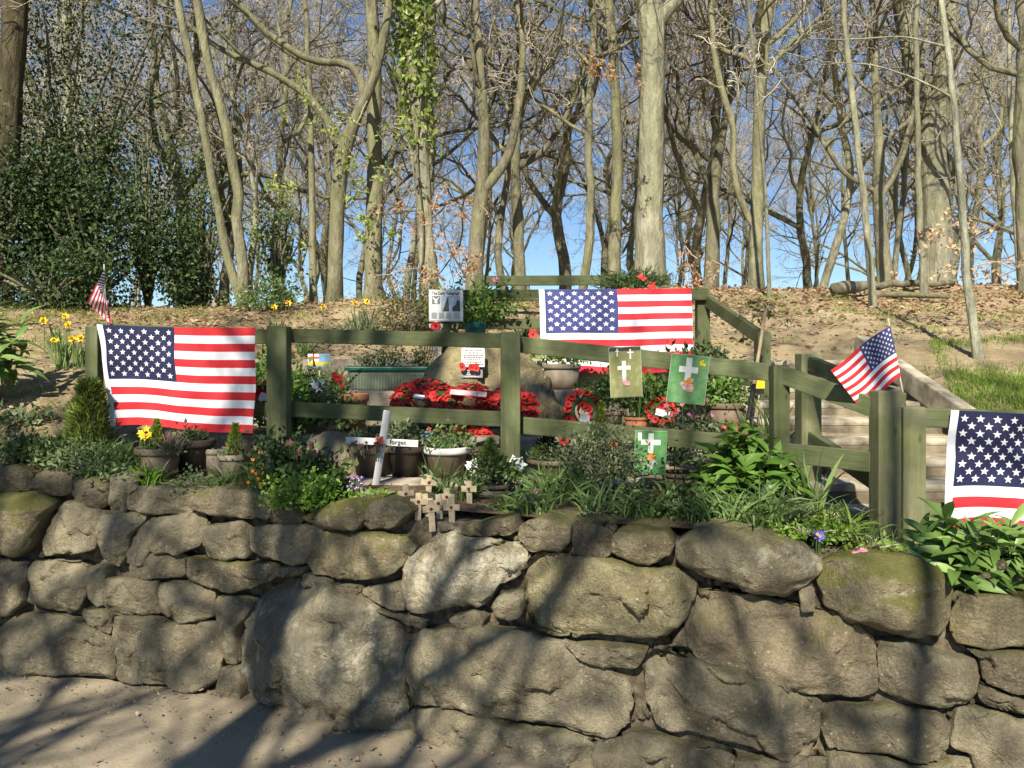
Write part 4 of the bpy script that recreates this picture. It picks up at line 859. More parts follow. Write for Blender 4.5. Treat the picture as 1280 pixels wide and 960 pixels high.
def leaf_cloud(rng, n, rx, ry, rz, size, tmpl=LEAF, clumps=14, flat=.3, c=(0, 0, 0), hollow=.45, up=.2, sig=.34, full=False):
    cc = rdir(rng, clumps) * rng.uniform(hollow, 1, (clumps, 1)); cc[:, 2] = cc[:, 2] if full else np.abs(cc[:, 2]) * 1.1 - .15
    k = rng.integers(0, clumps, n); p = cc[k] + rng.normal(0, sig, (n, 3)); 
    p *= np.array([rx, ry, rz]); out = norm(p + 1e-6)
    yd = norm(out * .7 + rng.normal(0, .7, (n, 3)) + np.array([0, 0, up])); zd = norm(out + rng.normal(0, .5, (n, 3)) + np.array([0, -.3, .5]))
    p[:, 2] = np.maximum(p[:, 2], -c[2] + .05 * rng.random(n) if full else -rz * .2)
    return place(tmpl[0], tmpl[1], p + np.array(c), yd, zd, size * rng.uniform(.6, 1.25, n))
def stems(rng, n, h, spread, r, c=(0, 0, 0), wob=.08):
    t = np.linspace(0, 1, 5); a = rng.uniform(0, 6.283, n); s = spread * np.sqrt(rng.random(n))
    e = np.stack([s * np.cos(a), s * np.sin(a), h * rng.uniform(.6, 1, n)], -1)
    pts = e[:, None] * t[None, :, None] * np.stack([t ** .5, t ** .5, np.ones(5)], -1)[None] + rng.normal(0, wob * h * .3, (n, 5, 3)) * t[None, :, None] + np.array(c)
    return tubes(pts, np.repeat((r * (1 - .6 * t))[None], n, 0), 5), pts
def plant(name, label, loc, parts, cat='plant', group=None):
    r = thing(name, label, cat, loc, 0, group)
    for nm, ch, m in parts: build(nm, ch if isinstance(ch, list) else [ch], m, r)
    return r
def conifer_chunk(rng, h, r, n, c=(0, 0, 0), size=.022, pointy=1.0):
    t = rng.random(n) ** .8; rad = r * (1 - t ** 1.1 * pointy) * np.minimum(1, .55 + t * 3) * np.sqrt(rng.uniform(.25, 1, n)); a = rng.uniform(0, 6.283, n)
    lump = 1 + .3 * np.sin(3 * a + 9 * t + 2 * np.sin(7 * t)) + .15 * np.sin(5 * a - 14 * t); rad *= lump
    p = np.stack([rad * np.cos(a), rad * np.sin(a), t * h], -1) + np.array(c); o_ = np.stack([np.cos(a), np.sin(a), np.full(n, 1.1)], -1)
    return place([(-.12, 0, 0), (.12, 0, 0), (.1, .6, .05), (0, 1, .1), (-.1, .6, .05)], [(0, 1, 2, 3, 4)], p, norm(o_ + rng.normal(0, .35, (n, 3))), rdir(rng, n), size * rng.uniform(.7, 1.4, n))
def flowers(rng, pts, r, petals=6, face=(0, -1, .4), cone=.25):
    ch = []
    for c in pts:
        n_ = norm(np.array(face) + rng.normal(0, .35, 3)); t = norm(np.cross(n_, [.2, .1, 1])); b = np.cross(n_, t); ph = rng.random() * 6; V = [np.array(c)]; F = []
        for q in range(petals):
            a = ph + q * 6.283 / petals; da = 6.283 / petals * .48
            m = np.array(c); V += [m + r * (.55 * (math.cos(a - da) * t + math.sin(a - da) * b)) + n_ * r * .1, m + r * (math.cos(a) * t + math.sin(a) * b) + n_ * r * cone, m + r * (.55 * (math.cos(a + da) * t + math.sin(a + da) * b)) + n_ * r * .1]
            i = 1 + 3 * q; F.append((0, i, i + 1, i + 2))
        ch.append((np.array(V), F))
    return ch
def trumpets(rng, pts, r, face=(0, -1, .2)):
    ch = []
    for c in pts:
        n_ = norm(np.array(face) + rng.normal(0, .3, 3)); t = norm(np.cross(n_, [.2, .1, 1])); b = np.cross(n_, t); V = []
        for zz, rr_ in ((0, .25), (.6, .34), (.75, .46)):
            V += [np.array(c) + r * (rr_ * (math.cos(a) * t + math.sin(a) * b) + zz * n_) for a in np.linspace(0, 6.283, 8, endpoint=False)]
        ch.append((np.array(V), [(i * 8 + j, i * 8 + (j + 1) % 8, i * 8 + 8 + (j + 1) % 8, i * 8 + 8 + j) for i in range(2) for j in range(8)]))
    return ch
def gl(px, d, dz=0): x = XW(px, d); return Vector((x, d, g(x, d) + dz))
R_ = lambda s: np.random.default_rng(s)
# strap-leaved clumps along the bed (px, depth, blades, length, width, droop, material, label)
for i, (px, d, n, L, wd, dr, m, lab) in enumerate([
    (20, 4.42, 70, .22, .012, .7, GREY_LEAF, 'low grassy clump at the far left end of the wall top'), (70, 4.38, 80, .22, .012, .7, DKLEAF, 'dark grassy clump on the left bed below the conifer bush'),
    (128, 4.30, 60, .24, .014, .6, STRAP, 'leafy clump in the bed under the left flag\'s left corner'), (160, 4.25, 70, .28, .016, .7, STRAP, 'long bladed clump left of the wide bowl pot'), (190, 4.12, 50, .16, .014, .8, BRIGHT, 'bright green clump in front of the wide bowl pot'),
    (285, 4.08, 60, .16, .010, .9, STRAP, 'fine leaved clump in front of the small grey pot'), (330, 4.05, 80, .26, .012, .7, STRAP, 'grassy clump with orange flowers near the first full post'), (362, 4.1, 50, .30, .015, .6, STRAP, 'tall strap leaves beside the hellebores'),
    (548, 3.95, 45, .22, .014, .5, STRAP, 'green blades behind the small wooden crosses, left'), (585, 3.85, 45, .20, .013, .7, STRAP, 'green blades behind the small wooden crosses, right'), (690, 3.85, 90, .24, .014, .8, STRAP, 'arching strap leaved clump below the brown conifer pot'),
    (722, 3.9, 70, .22, .013, .8, DKLEAF, 'dark arching clump left of the grey green bush'), (800, 3.50, 90, .16, .012, 1.1, STRAP, 'pale arching blades at the wall edge below the lowest card'), (845, 3.75, 50, .20, .013, .7, STRAP, 'tall thin blades right of the lowest card'),
    (945, 3.30, 120, .26, .012, 1.0, STRAP, 'fountain of arching blades below the laurel bush'), (985, 3.35, 80, .22, .012, 1.0, GREY_LEAF, 'greyish arching blades right of the laurel bush'), (1040, 3.25, 90, .18, .010, .9, GRASS, 'grassy clump at the foot of the gate posts'), (1070, 3.22, 60, .17, .010, .9, STRAP, 'arching blades right of the violet flower'),
    (640, 3.62, 50, .15, .012, .9, STRAP, 'short arching tuft at the wall edge right of the wooden crosses'), (670, 3.55, 60, .18, .012, .8, STRAP, 'strappy tuft around the tulip bud'), (745, 3.55, 70, .19, .012, .9, STRAP, 'arching tuft left of the primroses'), (875, 3.42, 70, .19, .012, .9, STRAP, 'arching tuft below the laurel bush at the big grey stone'), (905, 3.35, 70, .20, .012, 1.0, STRAP, 'pale arching tuft at the wall edge under the laurel'), (795, 5.22, 60, .36, .008, .2, STRAP, 'upright spiky grass in the terracotta pot under the cards'), (962, 5.1, 40, .42, .018, .3, STRAP, 'tall iris leaves beside the leaning tool handle'), (455, 7.5, 160, .34, .014, .3, GREY_LEAF, 'large clump of blue green daffodil leaves behind the top rail'), (380, 7.2, 60, .22, .012, .4, STRAP, 'leaves behind the first full post on the upper bank'),
    (655, 7.4, 60, .32, .012, .5, GREY_LEAF, 'pale strappy clump left of the middle flag'), (420, 5.9, 60, .28, .014, .5, STRAP, 'dark blades left of the trough planter'), (1015, 3.55, 16, .34, .02, .25, STRAP, 'few tall broad blades beside the pale handrail post'), (1105, 3.2, 50, .16, .010, .8, GREY_LEAF, 'short blades beneath the gate posts\' right side')]):
    ch, tips = blades(R_(100 + i), n, L, wd, dr, .42, .035 + .0006 * n)
    loc = gl(px, d, -.01) if 'terracotta pot under' not in lab else POTS['h'][1]
    plant('strap_leaf_plant', lab, loc, [('leaves', ch, m)], group='strap leaved clumps in the bed')
# conifers in pots
for lab, pos, h, r, n, m, kk in (('little golden conifer in the wide bowl pot', POTS['bowl'][1] + Vector((-.01, 0, -.01)), .17, .045, 700, CONIF, 'a'), ('little golden conifer in the small grey pot', POTS['small_l'][1], .17, .05, 700, CONIF, 'b'), ('green conifer in the dark pot at the middle post', POTS['d'][1], .22, .13, 1700, CONIF_DK, 'c'),
    ('bushy green conifer in the broad brown pot', POTS['e'][1] + Vector((-.03, 0, 0)), .16, .11, 1600, CONIF_DK, 'd'), ('golden feathery conifer beside the laurel bush', gl(913, 4.05), .36, .09, 1500, CONIF, 'e'), ('tiny golden conifer beside the narrow poppy wreath', P(752, 535, 5.2), .16, .03, 350, CONIF, 'f')):
    plant('dwarf_conifer', lab, pos, [('foliage', conifer_chunk(R_(len(lab)), h, r, n), m), ('trunk', tubes(np.array([(0, 0, -.02), (0, 0, h * .6)]), np.array([.006, .003]), 6), BARK_DK)], 'conifer', 'dwarf conifers in pots')
plant('conifer_bush', 'yellow green conifer bush at the left end of the fence', gl(112, 4.55), [('foliage', conifer_chunk(R_(77), .46, .15, 4200, size=.026, pointy=.75), CONIF_DK), ('golden_tips', conifer_chunk(R_(78), .45, .155, 2600, size=.026, pointy=.75), CONIF), ('stem', tubes(np.array([(0, 0, -.02), (0, 0, .3)]), np.array([.01, .004]), 6), BARK_DK)], 'bush')
# leafy bushes: px, depth, dz, rx, ry, rz, n, leaf size, material, label
for i, (px, d, dz, rx, ry, rz, n, sz, m, lab) in enumerate([
    (45, 4.42, .05, .22, .15, .10, 900, .03, DKLEAF, 'low dark ground plant at the far left of the bed'), (95, 4.3, .04, .2, .13, .09, 800, .03, GREY_LEAF, 'low grey green plant below the conifer bush'), (10, 4.4, .05, .14, .12, .09, 500, .03, GREY_LEAF, 'grey leaved plant at the picture\'s left edge'), (140, 4.18, .03, .16, .1, .07, 500, .03, STRAP, 'soft green plant at the wall edge under the left flag'),
    (245, 4.2, .02, .10, .07, .05, 260, .025, GREY_LEAF, 'small reddish seedling in bare soil beside the bowl pot'), (355, 4.08, .10, .17, .12, .14, 800, .04, DKLEAF, 'dark hellebore foliage at the foot of the first full post'), (395, 4.0, .06, .13, .1, .10, 520, .045, DKLEAF, 'dark lobed leaves above the bright trailing plant'),
    (415, 3.93, .03, .10, .08, .06, 300, .04, DKLEAF, 'low dark leaves left of the purple primula'), (380, 3.76, .0, .15, .10, .10, 1500, .026, BRIGHT, 'bright green leafy plant trailing over the wall edge'), (470, 3.78, -.01, .13, .07, .05, 700, .026, BRIGHT, 'bright green low plant at the foot of the white cross'),
    (750, 4.1, .14, .19, .15, .17, 3000, .022, GREY_LEAF, 'rounded grey green bush below the middle rail'), (765, 3.8, .03, .12, .1, .08, 500, .028, DKLEAF, 'low dark plant below the grey green bush'), (720, 4.45, .1, .12, .1, .1, 600, .03, GREY_LEAF, 'grey leaves spilling right of the broad brown pot'),
    (850, 3.55, .03, .2, .12, .08, 900, .026, DKLEAF, 'low leafy cover on the wall edge below the laurel'), (700, 4.0, .02, .16, .1, .06, 500, .03, DKLEAF, 'dark undergrowth below the broad brown pot'), (655, 3.62, .0, .12, .06, .04, 260, .024, STRAP, 'small creeping plant on the bare soil left of the tulip bud'), (745, 3.5, .0, .10, .05, .035, 220, .022, GREY_LEAF, 'low weeds on the soil edge left of the primroses'), (225, 4.06, -.01, .10, .06, .03, 200, .022, STRAP, 'tiny seedlings on bare soil below the bowl pot'), (1015, 3.15, .0, .16, .06, .05, 500, .022, BRIGHT, 'low bright plant around the violet flower'), (1090, 3.1, -.02, .14, .05, .05, 500, .022, GRASS, 'low green plant around the pink flower'),
    (345, 5.3, .12, .26, .2, .26, 1500, .055, LAUREL, 'leafy green bush behind the first full post'), (385, 5.6, .15, .18, .15, .22, 900, .05, DKLEAF, 'darker bush around the painted plate'), (410, 5.15, .10, .15, .1, .16, 600, .045, STRAP, 'tulip leaves left of the terracotta pot'), (325, 6.0, .1, .2, .2, .2, 700, .05, LAUREL, 'light green shrub seen between the left flag and post'),
    (515, 7.6, .2, .28, .2, .36, 2200, .03, OLIVE, 'olive brown twiggy shrub behind the newspaper board'), (485, 5.98, .22, .12, .06, .13, 600, .025, DKLEAF, 'dark herb in the left of the trough planter'), (525, 5.98, .22, .06, .05, .12, 350, .025, DKLEAF, 'small upright herb at the right end of the trough'), (455, 5.98, .20, .08, .06, .09, 260, .03, GREY_LEAF, 'grey leaved plant in the trough\'s left end'),
    (595, 6.9, .36, .32, .22, .24, 1000, .06, LAUREL, 'glossy camellia growing in the teal pot'), (705, 6.15, .22, .18, .14, .07, 300, .05, LAUREL, 'leafy plant topping the square grey tub'), (745, 5.75, .16, .13, .1, .12, 420, .045, LAUREL, 'shrub just left of the highest cards on the ledge'), (765, 5.25, .22, .13, .1, .12, 700, .035, DKLEAF, 'dark leafed plant in the leaning brown pot'),
    (818, 5.4, .16, .20, .15, .13, 900, .05, LAUREL, 'leafy shrub between the two higher cards'), (880, 5.5, .25, .22, .18, .26, 1400, .05, DKLEAF, 'dark shrub right of the highest card'), (905, 5.3, .22, .16, .12, .14, 600, .04, LAUREL, 'green plant in the brown tub near the steps'), (870, 4.9, .1, .2, .12, .10, 600, .035, GREY_LEAF, 'mixed leaves behind the bottom rail near the steps'),
    (470, 4.6, .22, .14, .08, .06, 500, .025, GREY_LEAF, 'leafy trailing plant in the pot under the cross arm'), (508, 4.56, .22, .11, .08, .08, 420, .03, GREY_LEAF, 'grey leaves in the dark pot by the white cross'), (558, 4.5, .20, .13, .09, .09, 500, .03, STRAP, 'variegated plant in the pale rimmed pot'), (240, 4.55, .2, .1, .08, .06, 300, .03, DKLEAF, 'dark leaves in the pot under the left flag'),
    (205, 4.30, .17, .12, .07, .04, 350, .022, DKLEAF, 'low greenery filling the wide bowl pot'), (290, 4.28, .14, .09, .07, .04, 300, .02, GREY_LEAF, 'low greenery in the small grey pot'), (850, 4.2, .16, .12, .08, .07, 380, .035, GREY_LEAF, 'pale leaves in the low brown pot'), (620, 3.92, .12, .12, .1, .07, 420, .03, DKLEAF, 'dark trailing leaves around the conifer at the middle post'),
    (30, 5.1, .0, .2, .15, .06, 260, .05, GREY_LEAF, 'sparse weeds on the bare left slope'), (330, 8.6, .12, .35, .25, .22, 900, .05, STRAP, 'low green plants on the crest behind the left flag'), (560, 7.9, .1, .3, .2, .2, 600, .05, LAUREL, 'green leaves left of the camellia on the bank')]):
    rng = R_(300 + i); c = (0, 0, 0)
    ch = leaf_cloud(rng, n, rx, ry, rz, sz, clumps=10 + n // 90)
    st_, _ = stems(rng, 6 + n // 200, rz * 1.1, rx * .7, .0045, (0, 0, -dz * .9))
    plant('leafy_plant', lab, gl(px, d, dz), [('leaves', ch, m), ('stems', st_, TWIG)], group='leafy plants around the memorial')
# broad-leaved bushes: laurel at the fence, big rhododendron at the wall's right end, rhododendron sprig at the left
def shoots(rng, n, rx, ry, h, per, size, tm, c=(0, 0, 0)):
    a = rng.uniform(0, 6.283, n); s = np.sqrt(rng.random(n)); tip = np.stack([rx * s * np.cos(a), ry * s * np.sin(a), h * (1.05 - .55 * s ** 2) * rng.uniform(.6, 1.05, n)], -1)
    t = np.linspace(0, 1, 5); pts = tip[:, None] * np.stack([t ** .8, t ** .8, t], -1)[None] * np.array([1, 1, 1]) 
    tb = tubes(pts + np.array(c), np.repeat((.005 * (1 - .5 * t))[None], n, 0), 5)
    dirs = norm(pts[:, -1] - pts[:, -2]); P0, Y, Z = [], [], []
    for k in range(per):
        f = k / per; tt = 1 - .42 * f; base = tip * tt * np.array([1, 1, 1]); ph = rng.uniform(0, 6.283, n) + k * 2.4
        o_ = np.stack([np.cos(ph), np.sin(ph), np.zeros(n)], -1); y = norm(o_ * (.5 + .9 * f)[..., None] if False else o_ * (.55 + .8 * f) + dirs * (.75 - .75 * f) + rng.normal(0, .18, (n, 3)))
        P0.append(base); Y.append(y); Z.append(norm(dirs + np.array([0, -.25, .4]) + rng.normal(0, .2, (n, 3))))
    P0, Y, Z = map(np.concatenate, (P0, Y, Z))
    return place(tm[0], tm[1], P0 + np.array(c), Y, Z, size * rng.uniform(.65, 1.15, len(P0))), tb
def broad(label, loc, n, rx, ry, h, per, size, w, droop, mat, seed, name='broad_leaved_bush'):
    lf, tb = shoots(R_(seed), n, rx, ry, h, per, size, big_leaf(w, droop)); plant(name, label, loc, [('leaves', lf, mat), ('stems', tb, BARK)], 'bush', 'broad leaved bushes')
broad('dense dark green laurel bush in front of the right end of the rail', gl(930, 3.72, -.05), 95, .25, .2, .39, 9, .11, .36, .55, LAUREL, 21)
broad('big pale green rhododendron bush at the right end of the wall', gl(1218, 3.08, -.10), 52, .27, .17, .32, 10, .125, .32, .45, RHODO, 22)
broad('small rhododendron sprig below the big one at the right edge', gl(1290, 2.98, -.14), 12, .16, .12, .26, 9, .14, .3, .4, RHODO, 23)
broad('drooping broad leaved bush at the left edge of the picture', gl(-5, 5.35, 0), 16, .26, .2, .66, 9, .19, .32, .6, RHODO, 24)
# evergreen wreath with a red bow on the upper rail
ew = thing('evergreen_wreath', 'dark evergreen wreath with a red bow resting on the back fence', 'wreath', P(797, 355, 7.0)); rng = R_(31)
build('foliage', [leaf_cloud(rng, 1500, .29, .14, .10, .05, ([(-.1, 0, 0), (.1, 0, 0), (.05, .8, .03), (0, 1, 0)], [(0, 1, 2, 3)]), 20)], DKLEAF, ew)
build('bow', flowers(rng, [(.0, -.17, .045), (.02, -.18, .03)], .035, 4), RED, ew); build('bow', flowers(rng, [(.10, -.16, -.03)], .045, 5), RED, ew)
# flowers
def flower_group(name, label, pts, r, mat, seed, petals=6, stemlen=.12, centre=None, trumpet=False, group=None, face=(0, -1, .4)):
    pts = [Vector(p) for p in pts]; loc = Vector((pts[0].x, pts[0].y, min(p.z for p in pts) - stemlen)); rng = R_(seed); L = [np.array(p - loc) for p in pts]
    r_ = thing(name, label, 'flower', loc, 0, group)
    few = len(L) <= 3
    if few:
        for c in L: build('bloom', flowers(rng, [c], r, petals, face), mat, r_)
    else: build('petals', flowers(rng, L, r, petals, face), mat, r_)['kind'] = 'stuff'
    if centre: build('trumpets' if trumpet else 'centres', trumpets(rng, L, r) if trumpet else flowers(rng, [c + np.array([0, -.006, .002]) for c in L], r * .35, 5, face), centre, r_)
    t = np.linspace(0, 1, 4); S_ = np.array([[np.array([c[0] * .9, c[1] * .9 + .01, c[2] - stemlen * 1.05]) * (1 - q) + c * q for q in t] for c in L]); 
    if few:
        for s_ in S_: build('stem', [tubes(s_, np.full(4, .003), 5)], STRAP, r_)
    else: build('stems', [tubes(S_, np.full((len(L), 4), .003), 5)], STRAP, r_)['kind'] = 'stuff'
for lab, px, py, d in (('leftmost daffodil on the left slope', 55, 401, 6.3), ('daffodil at the top of the left slope group', 82, 395, 6.6), ('daffodil behind the lower left pair', 86, 406, 6.2), ('low left yellow daffodil bloom on the slope', 69, 426, 5.9), ('low middle daffodil on the left slope', 91, 424, 5.9), ('daffodil beside the left flag post', 101, 423, 6.0),
    ('tall daffodil behind the first full post', 343, 384, 7.3), ('small orange daffodil right of the tall one', 361, 379, 7.6), ('pale daffodil alone on the bank behind the top rail', 404, 384, 7.6), ('pale daffodil above the large leaf clump, left', 443, 379, 7.5), ('pale daffodil above the large leaf clump, right', 458, 377, 7.6)):
    p = P(px, py, d); flower_group('daffodil', lab, [p], .036, YEL, int(px), 6, max(.08, p.z - g(p.x, p.y)), ORANGE if 'orange' in lab else YEL, True, 'daffodils')
for i, (px, d, lab) in enumerate(((80, 6.0, 'daffodil leaves in the middle of the left slope'), (103, 6.05, 'daffodil leaves beside the left flag post'), (70, 6.4, 'daffodil leaves higher on the left slope'), (345, 7.3, 'daffodil leaves behind the first full post'))):
    ch, _ = blades(R_(500 + i), 30, .27, .013, .2, .22, .05); plant('daffodil_leaves', lab, gl(px, d), [('leaves', ch, STRAP)], group='daffodil leaf tufts')
flower_group('pansy', 'bright yellow flowers in the wide bowl pot', [P(176, 541, 4.26), P(183, 536, 4.26), P(181, 547, 4.24), P(187, 543, 4.25), P(178, 545, 4.23)], .022, YEL, 1, 5, .06)
plant('heather', 'faded pinkish heather in the wide bowl pot', POTS['bowl'][1] + Vector((.07, 0, 0)), [('sprigs', blades(R_(61), 130, .11, .008, .1, .5, .04)[0], HEATHER)]); plant('heather', 'faded heather in the small grey pot', POTS['small_l'][1] + Vector((.05, 0, 0)), [('sprigs', blades(R_(62), 90, .10, .008, .1, .5, .03)[0], HEATHER)])
rg = random.Random(3)
flower_group('orange_flowers', 'tiny orange yellow flowers in the grass by the first full post', [P(318 + rg.uniform(-8, 16), 585 + rg.uniform(-22, 26), 3.98) for _ in range(12)], .011, ORANGE, 2, 5, .1)
flower_group('hellebore', 'dusky pink hellebore blooms right of the first full post', [P(370 + rg.uniform(-22, 24), 572 + rg.uniform(-20, 16), 4.0) for _ in range(11)], .022, MAUVE, 3, 5, .12, None, False, None, (0, -1, -.1))
flower_group('primula', 'purple primula cushion right of the bright trailing plant', [P(443 + rg.uniform(-10, 12), 604 + rg.uniform(-8, 7), 3.8) for _ in range(22)], .012, PURPLE, 4, 5, .05, YEL)
flower_group('violet_flower', 'single violet blue flower near the gate posts', [P(1024, 671, 3.08), P(1026, 668, 3.09), P(1021, 668, 3.08)], .022, BLUEV, 5, 5, .08, YEL); flower_group('yellow_flower', 'single yellow flower left above the violet one', [P(1005, 646, 3.2)], .02, YEL, 6, 6, .12)
flower_group('pink_flower', 'small pink flower cluster right of the violet flower', [P(1075 + rg.uniform(-8, 8), 689 + rg.uniform(-3, 3), 3.02) for _ in range(9)], .011, PINK, 7, 5, .05); flower_group('primrose', 'pale yellow primroses at the wall edge below the grey bush', [P(765 + rg.uniform(-12, 12), 636 + rg.uniform(-4, 5), 3.58) for _ in range(9)], .015, plain('primrose', (.72, .68, .25), .6), 8, 5, .05)
flower_group('tulip', 'single dark pink tulip bud left of the arching clump', [P(669, 614, 3.7)], .018, PINK, 9, 5, .14); flower_group('tulip', 'red tulip flowers above the terracotta pot', [P(424 + rg.uniform(-6, 8), 476 + rg.uniform(-8, 6), 5.3) for _ in range(7)], .028, RED, 10, 6, .1)
flower_group('white_lily', 'white artificial lily just right of the middle post', [P(643, 577, 4.1), P(649, 581, 4.1)], .045, WHITEP, 11, 5, .16); flower_group('white_flower', 'white ruffled flower beside the pale rimmed pot', [P(590 + rg.uniform(-7, 7), 584 + rg.uniform(-6, 6), 4.3) for _ in range(7)], .026, WHITEP, 12, 5, .1)
flower_group('arm_flowers', 'dark wine flowers trailing over the white cross\'s left arm', [P(452 + rg.uniform(-17, 26), 556 + rg.uniform(-5, 8), 4.22) for _ in range(20)], .014, plain('wine_petal', (.06, .02, .03), .6), 13, 5, .04); flower_group('arm_poppies', 'small red cloth flowers at the white cross\'s centre', [P(474 + rg.uniform(-5, 5), 551 + rg.uniform(-4, 4), 4.21) for _ in range(6)], .016, plain('faded_red', (.55, .09, .08), .6), 14, 5, .03)
flower_group('blue_flower', 'bright blue ribbon flower left of the pale rimmed pot', [P(535 + rg.uniform(-6, 6), 543 + rg.uniform(-4, 4), 4.62) for _ in range(8)], .022, plain('ribbon_blue', (.03, .14, .5), .5), 15, 5, .06); flower_group('camellia_bloom', 'pale pink camellia bloom above the back rail', [P(620, 350, 6.8)], .04, PINK, 16, 7, .1)
flower_group('pink_flower', 'small pink blooms under the highest right card', [P(855 + rg.uniform(-25, 40), 512 + rg.uniform(-12, 12), 5.1) for _ in range(9)], .02, PINK, 17, 5, .1); flower_group('coral_flower', 'coral red blooms left of the leaning tool handle', [P(918 + rg.uniform(-16, 8), 540 + rg.uniform(-6, 6), 4.6) for _ in range(7)], .02, plain('coral', (.65, .16, .1), .6), 18, 5, .08)
flower_group('rosette', 'white and red rosette among the left plants', [P(396, 480, 5.2), P(399, 483, 5.19)], .05, WHITEP, 19, 7, .1, RED); flower_group('crimson_flower', 'dark crimson bloom low at the far left of the bed', [P(12 + rg.uniform(-6, 8), 573 + rg.uniform(-3, 5), 4.3) for _ in range(6)], .014, MAUVE, 20, 5, .05)
flower_group('red_flowers', 'faded red blooms in the pots behind the white cross', [P(500 + rg.uniform(-45, 60), 541 + rg.uniform(-5, 8), 4.75) for _ in range(22)], .018, plain('faded_red', (.55, .09, .08), .6), 23, 5, .08)

# ------------------------------------------------------------------ trees
def walk(rng, start, d, L, k, gnarl, up):
    N = len(start); pts = [start]; st = (L / (k - 1))[:, None]; p = start.copy(); d = norm(d)
    for i in range(k - 1):
        d = norm(d + rng.normal(0, gnarl, (N, 3)) + np.array([0, 0, up])); p = p + d * st; pts.append(p.copy())
    return np.stack(pts, 1)
def kids(rng, pts, rad, L, m, tmin, amin, amax, ratio, rfac=.6):
    N, k, _ = pts.shape; idx = np.repeat(np.arange(N), m); n = len(idx); t = rng.uniform(tmin, 1, n) * (k - 1.001); i = t.astype(int); f = (t - i)[:, None]
    p = pts[idx, i] * (1 - f) + pts[idx, i + 1] * f; tan = norm(pts[idx, i + 1] - pts[idx, i]); r = rad[idx, i] * (1 - f[:, 0]) + rad[idx, i + 1] * f[:, 0]
    a = rng.uniform(amin, amax, n)[:, None]; pe = norm(np.cross(tan, rdir(rng, n))); d = tan * np.cos(a) + pe * np.sin(a)
    return p, d, L[idx] * ratio * rng.uniform(.55, 1.15, n) * (1.15 - .5 * t / (k - 1)), r * rfac
def taper(N, k, r0, tip): return r0[:, None] * np.linspace(1, tip, k)[None]
def make_tree(seed, trunk, trad, nl=9, ll=3.2, tmin=.35, gn=.20, twig=(4, 4, 4), mat=BARK, tm=TWIG, sides=14, up=.10, minr=.004, ratio=(.62, .55, .5)):
    """trunk: list of polylines (first one the main stem); returns part list (trunk, crown)"""
    rng = R_(seed); tr = []; lv = []
    mains, mr = [], []
    for pl, rl in zip(trunk, trad):
        pl = np.array(pl, float); rl = np.array(rl, float); t0 = np.concatenate([[0], np.cumsum(np.linalg.norm(np.diff(pl, axis=0), axis=1))]); t = np.linspace(0, t0[-1], 26)
        p = np.stack([np.interp(t, t0, pl[:, q]) for q in range(3)], -1)
        for _ in range(2): p[1:-1] = .25 * p[:-2] + .5 * p[1:-1] + .25 * p[2:]
        r = np.interp(t, t0, rl); p[2:-1] += rng.normal(0, .15 if r[0] < .12 else .05, (23, 3)) * r[2:-1, None] * np.array([1, 1, .3])
        V, F = tubes(p, r, sides, .045, rng); tr.append((V, F)); mains.append(p); mr.append(r)
    mp_, mr_ = np.stack(mains), np.stack(mr); ML = np.array([np.linalg.norm(np.diff(p, axis=0), axis=1).sum() for p in mains])
    p, d, L, r = kids(rng, mp_, mr_, ML, nl, tmin, .6, 1.25, 1, .55); L = np.minimum(L, ll) * rng.uniform(.6, 1.1, len(L)); crown = []
    prm = [(9, gn, up, 7), (7, gn * 1.25, up * .6, 5), (5, gn * 1.4, .03, 4), (4, gn * 1.4, .02, 3)]
    for lev, (k, g_, u_, sd_) in enumerate(prm):
        pt = walk(rng, p, d, L, k, g_, u_); rd = np.maximum(taper(len(p), k, r, .35), minr); crown.append(tubes(pt, rd, sd_) + (0 if lev < 2 else 1,))
        if lev < 3: p, d, L, r = kids(rng, pt, rd, L, twig[lev], .2, .45, 1.15, ratio[lev], .62)
    return [('trunk', tr, mat), ('crown', crown, [mat, tm])]
def put_tree(name, label, loc, parts, group=None, cat='tree'):
    r = thing(name, label, cat, loc, 0, group)
    for nm, ch, m in parts: build(nm, ch, m, r)
    return r
def stem_px(pts, d, base, extra=(0, 0, 3.0), wig=.25, seed=0):
    """trace given in picture points at one depth -> local polyline, continued upward out of view"""
    rng = random.Random(seed); out = []
    for (x, y, w) in pts: p = P(x, y, d); out.append((p - base, w * d / FPX / 2 * .82))
    p, r = out[-1]; n = 4
    for i in range(n): p = p + Vector(extra) / n + Vector((rng.uniform(-wig, wig), rng.uniform(-wig, wig), 0)); out.append((p, r * (1 - .75 * (i + 1) / n)))
    return [o[0][:] for o in out], [o[1] for o in out]
def hero(name, label, d, stems_, seed, mat=BARK, tm=TWIG, extra=(0, 0, 4), **kw):
    x, y, w = stems_[0][0]; b = P(x, y, d); b.z = min(b.z, g(b.x, d)) - .08
    tr, rd = [], []
    for i, st_ in enumerate(stems_):
        if i: q1, q0 = P(st_[-1][0], st_[-1][1], d), P(st_[-2][0], st_[-2][1], d); ex = (q1 - q0).normalized() * min(2.2, .25 * st_[-1][2]) + Vector((0, 0, min(1.5, .1 * st_[-1][2])))
        else: ex = Vector(extra)
        pl, rl = stem_px(st_, d, b, ex, .25 if not i else .06, seed=seed * 10 + i)
        if i == 0: pl = [(pl[0][0], 0, 0)] + pl; rl = [rl[0] * 1.25] + rl
        tr.append(pl); rd.append(rl)
    return put_tree(name, label, b, make_tree(seed, tr, rd, mat=mat, tm=tm, **kw), 'trees along the crest')
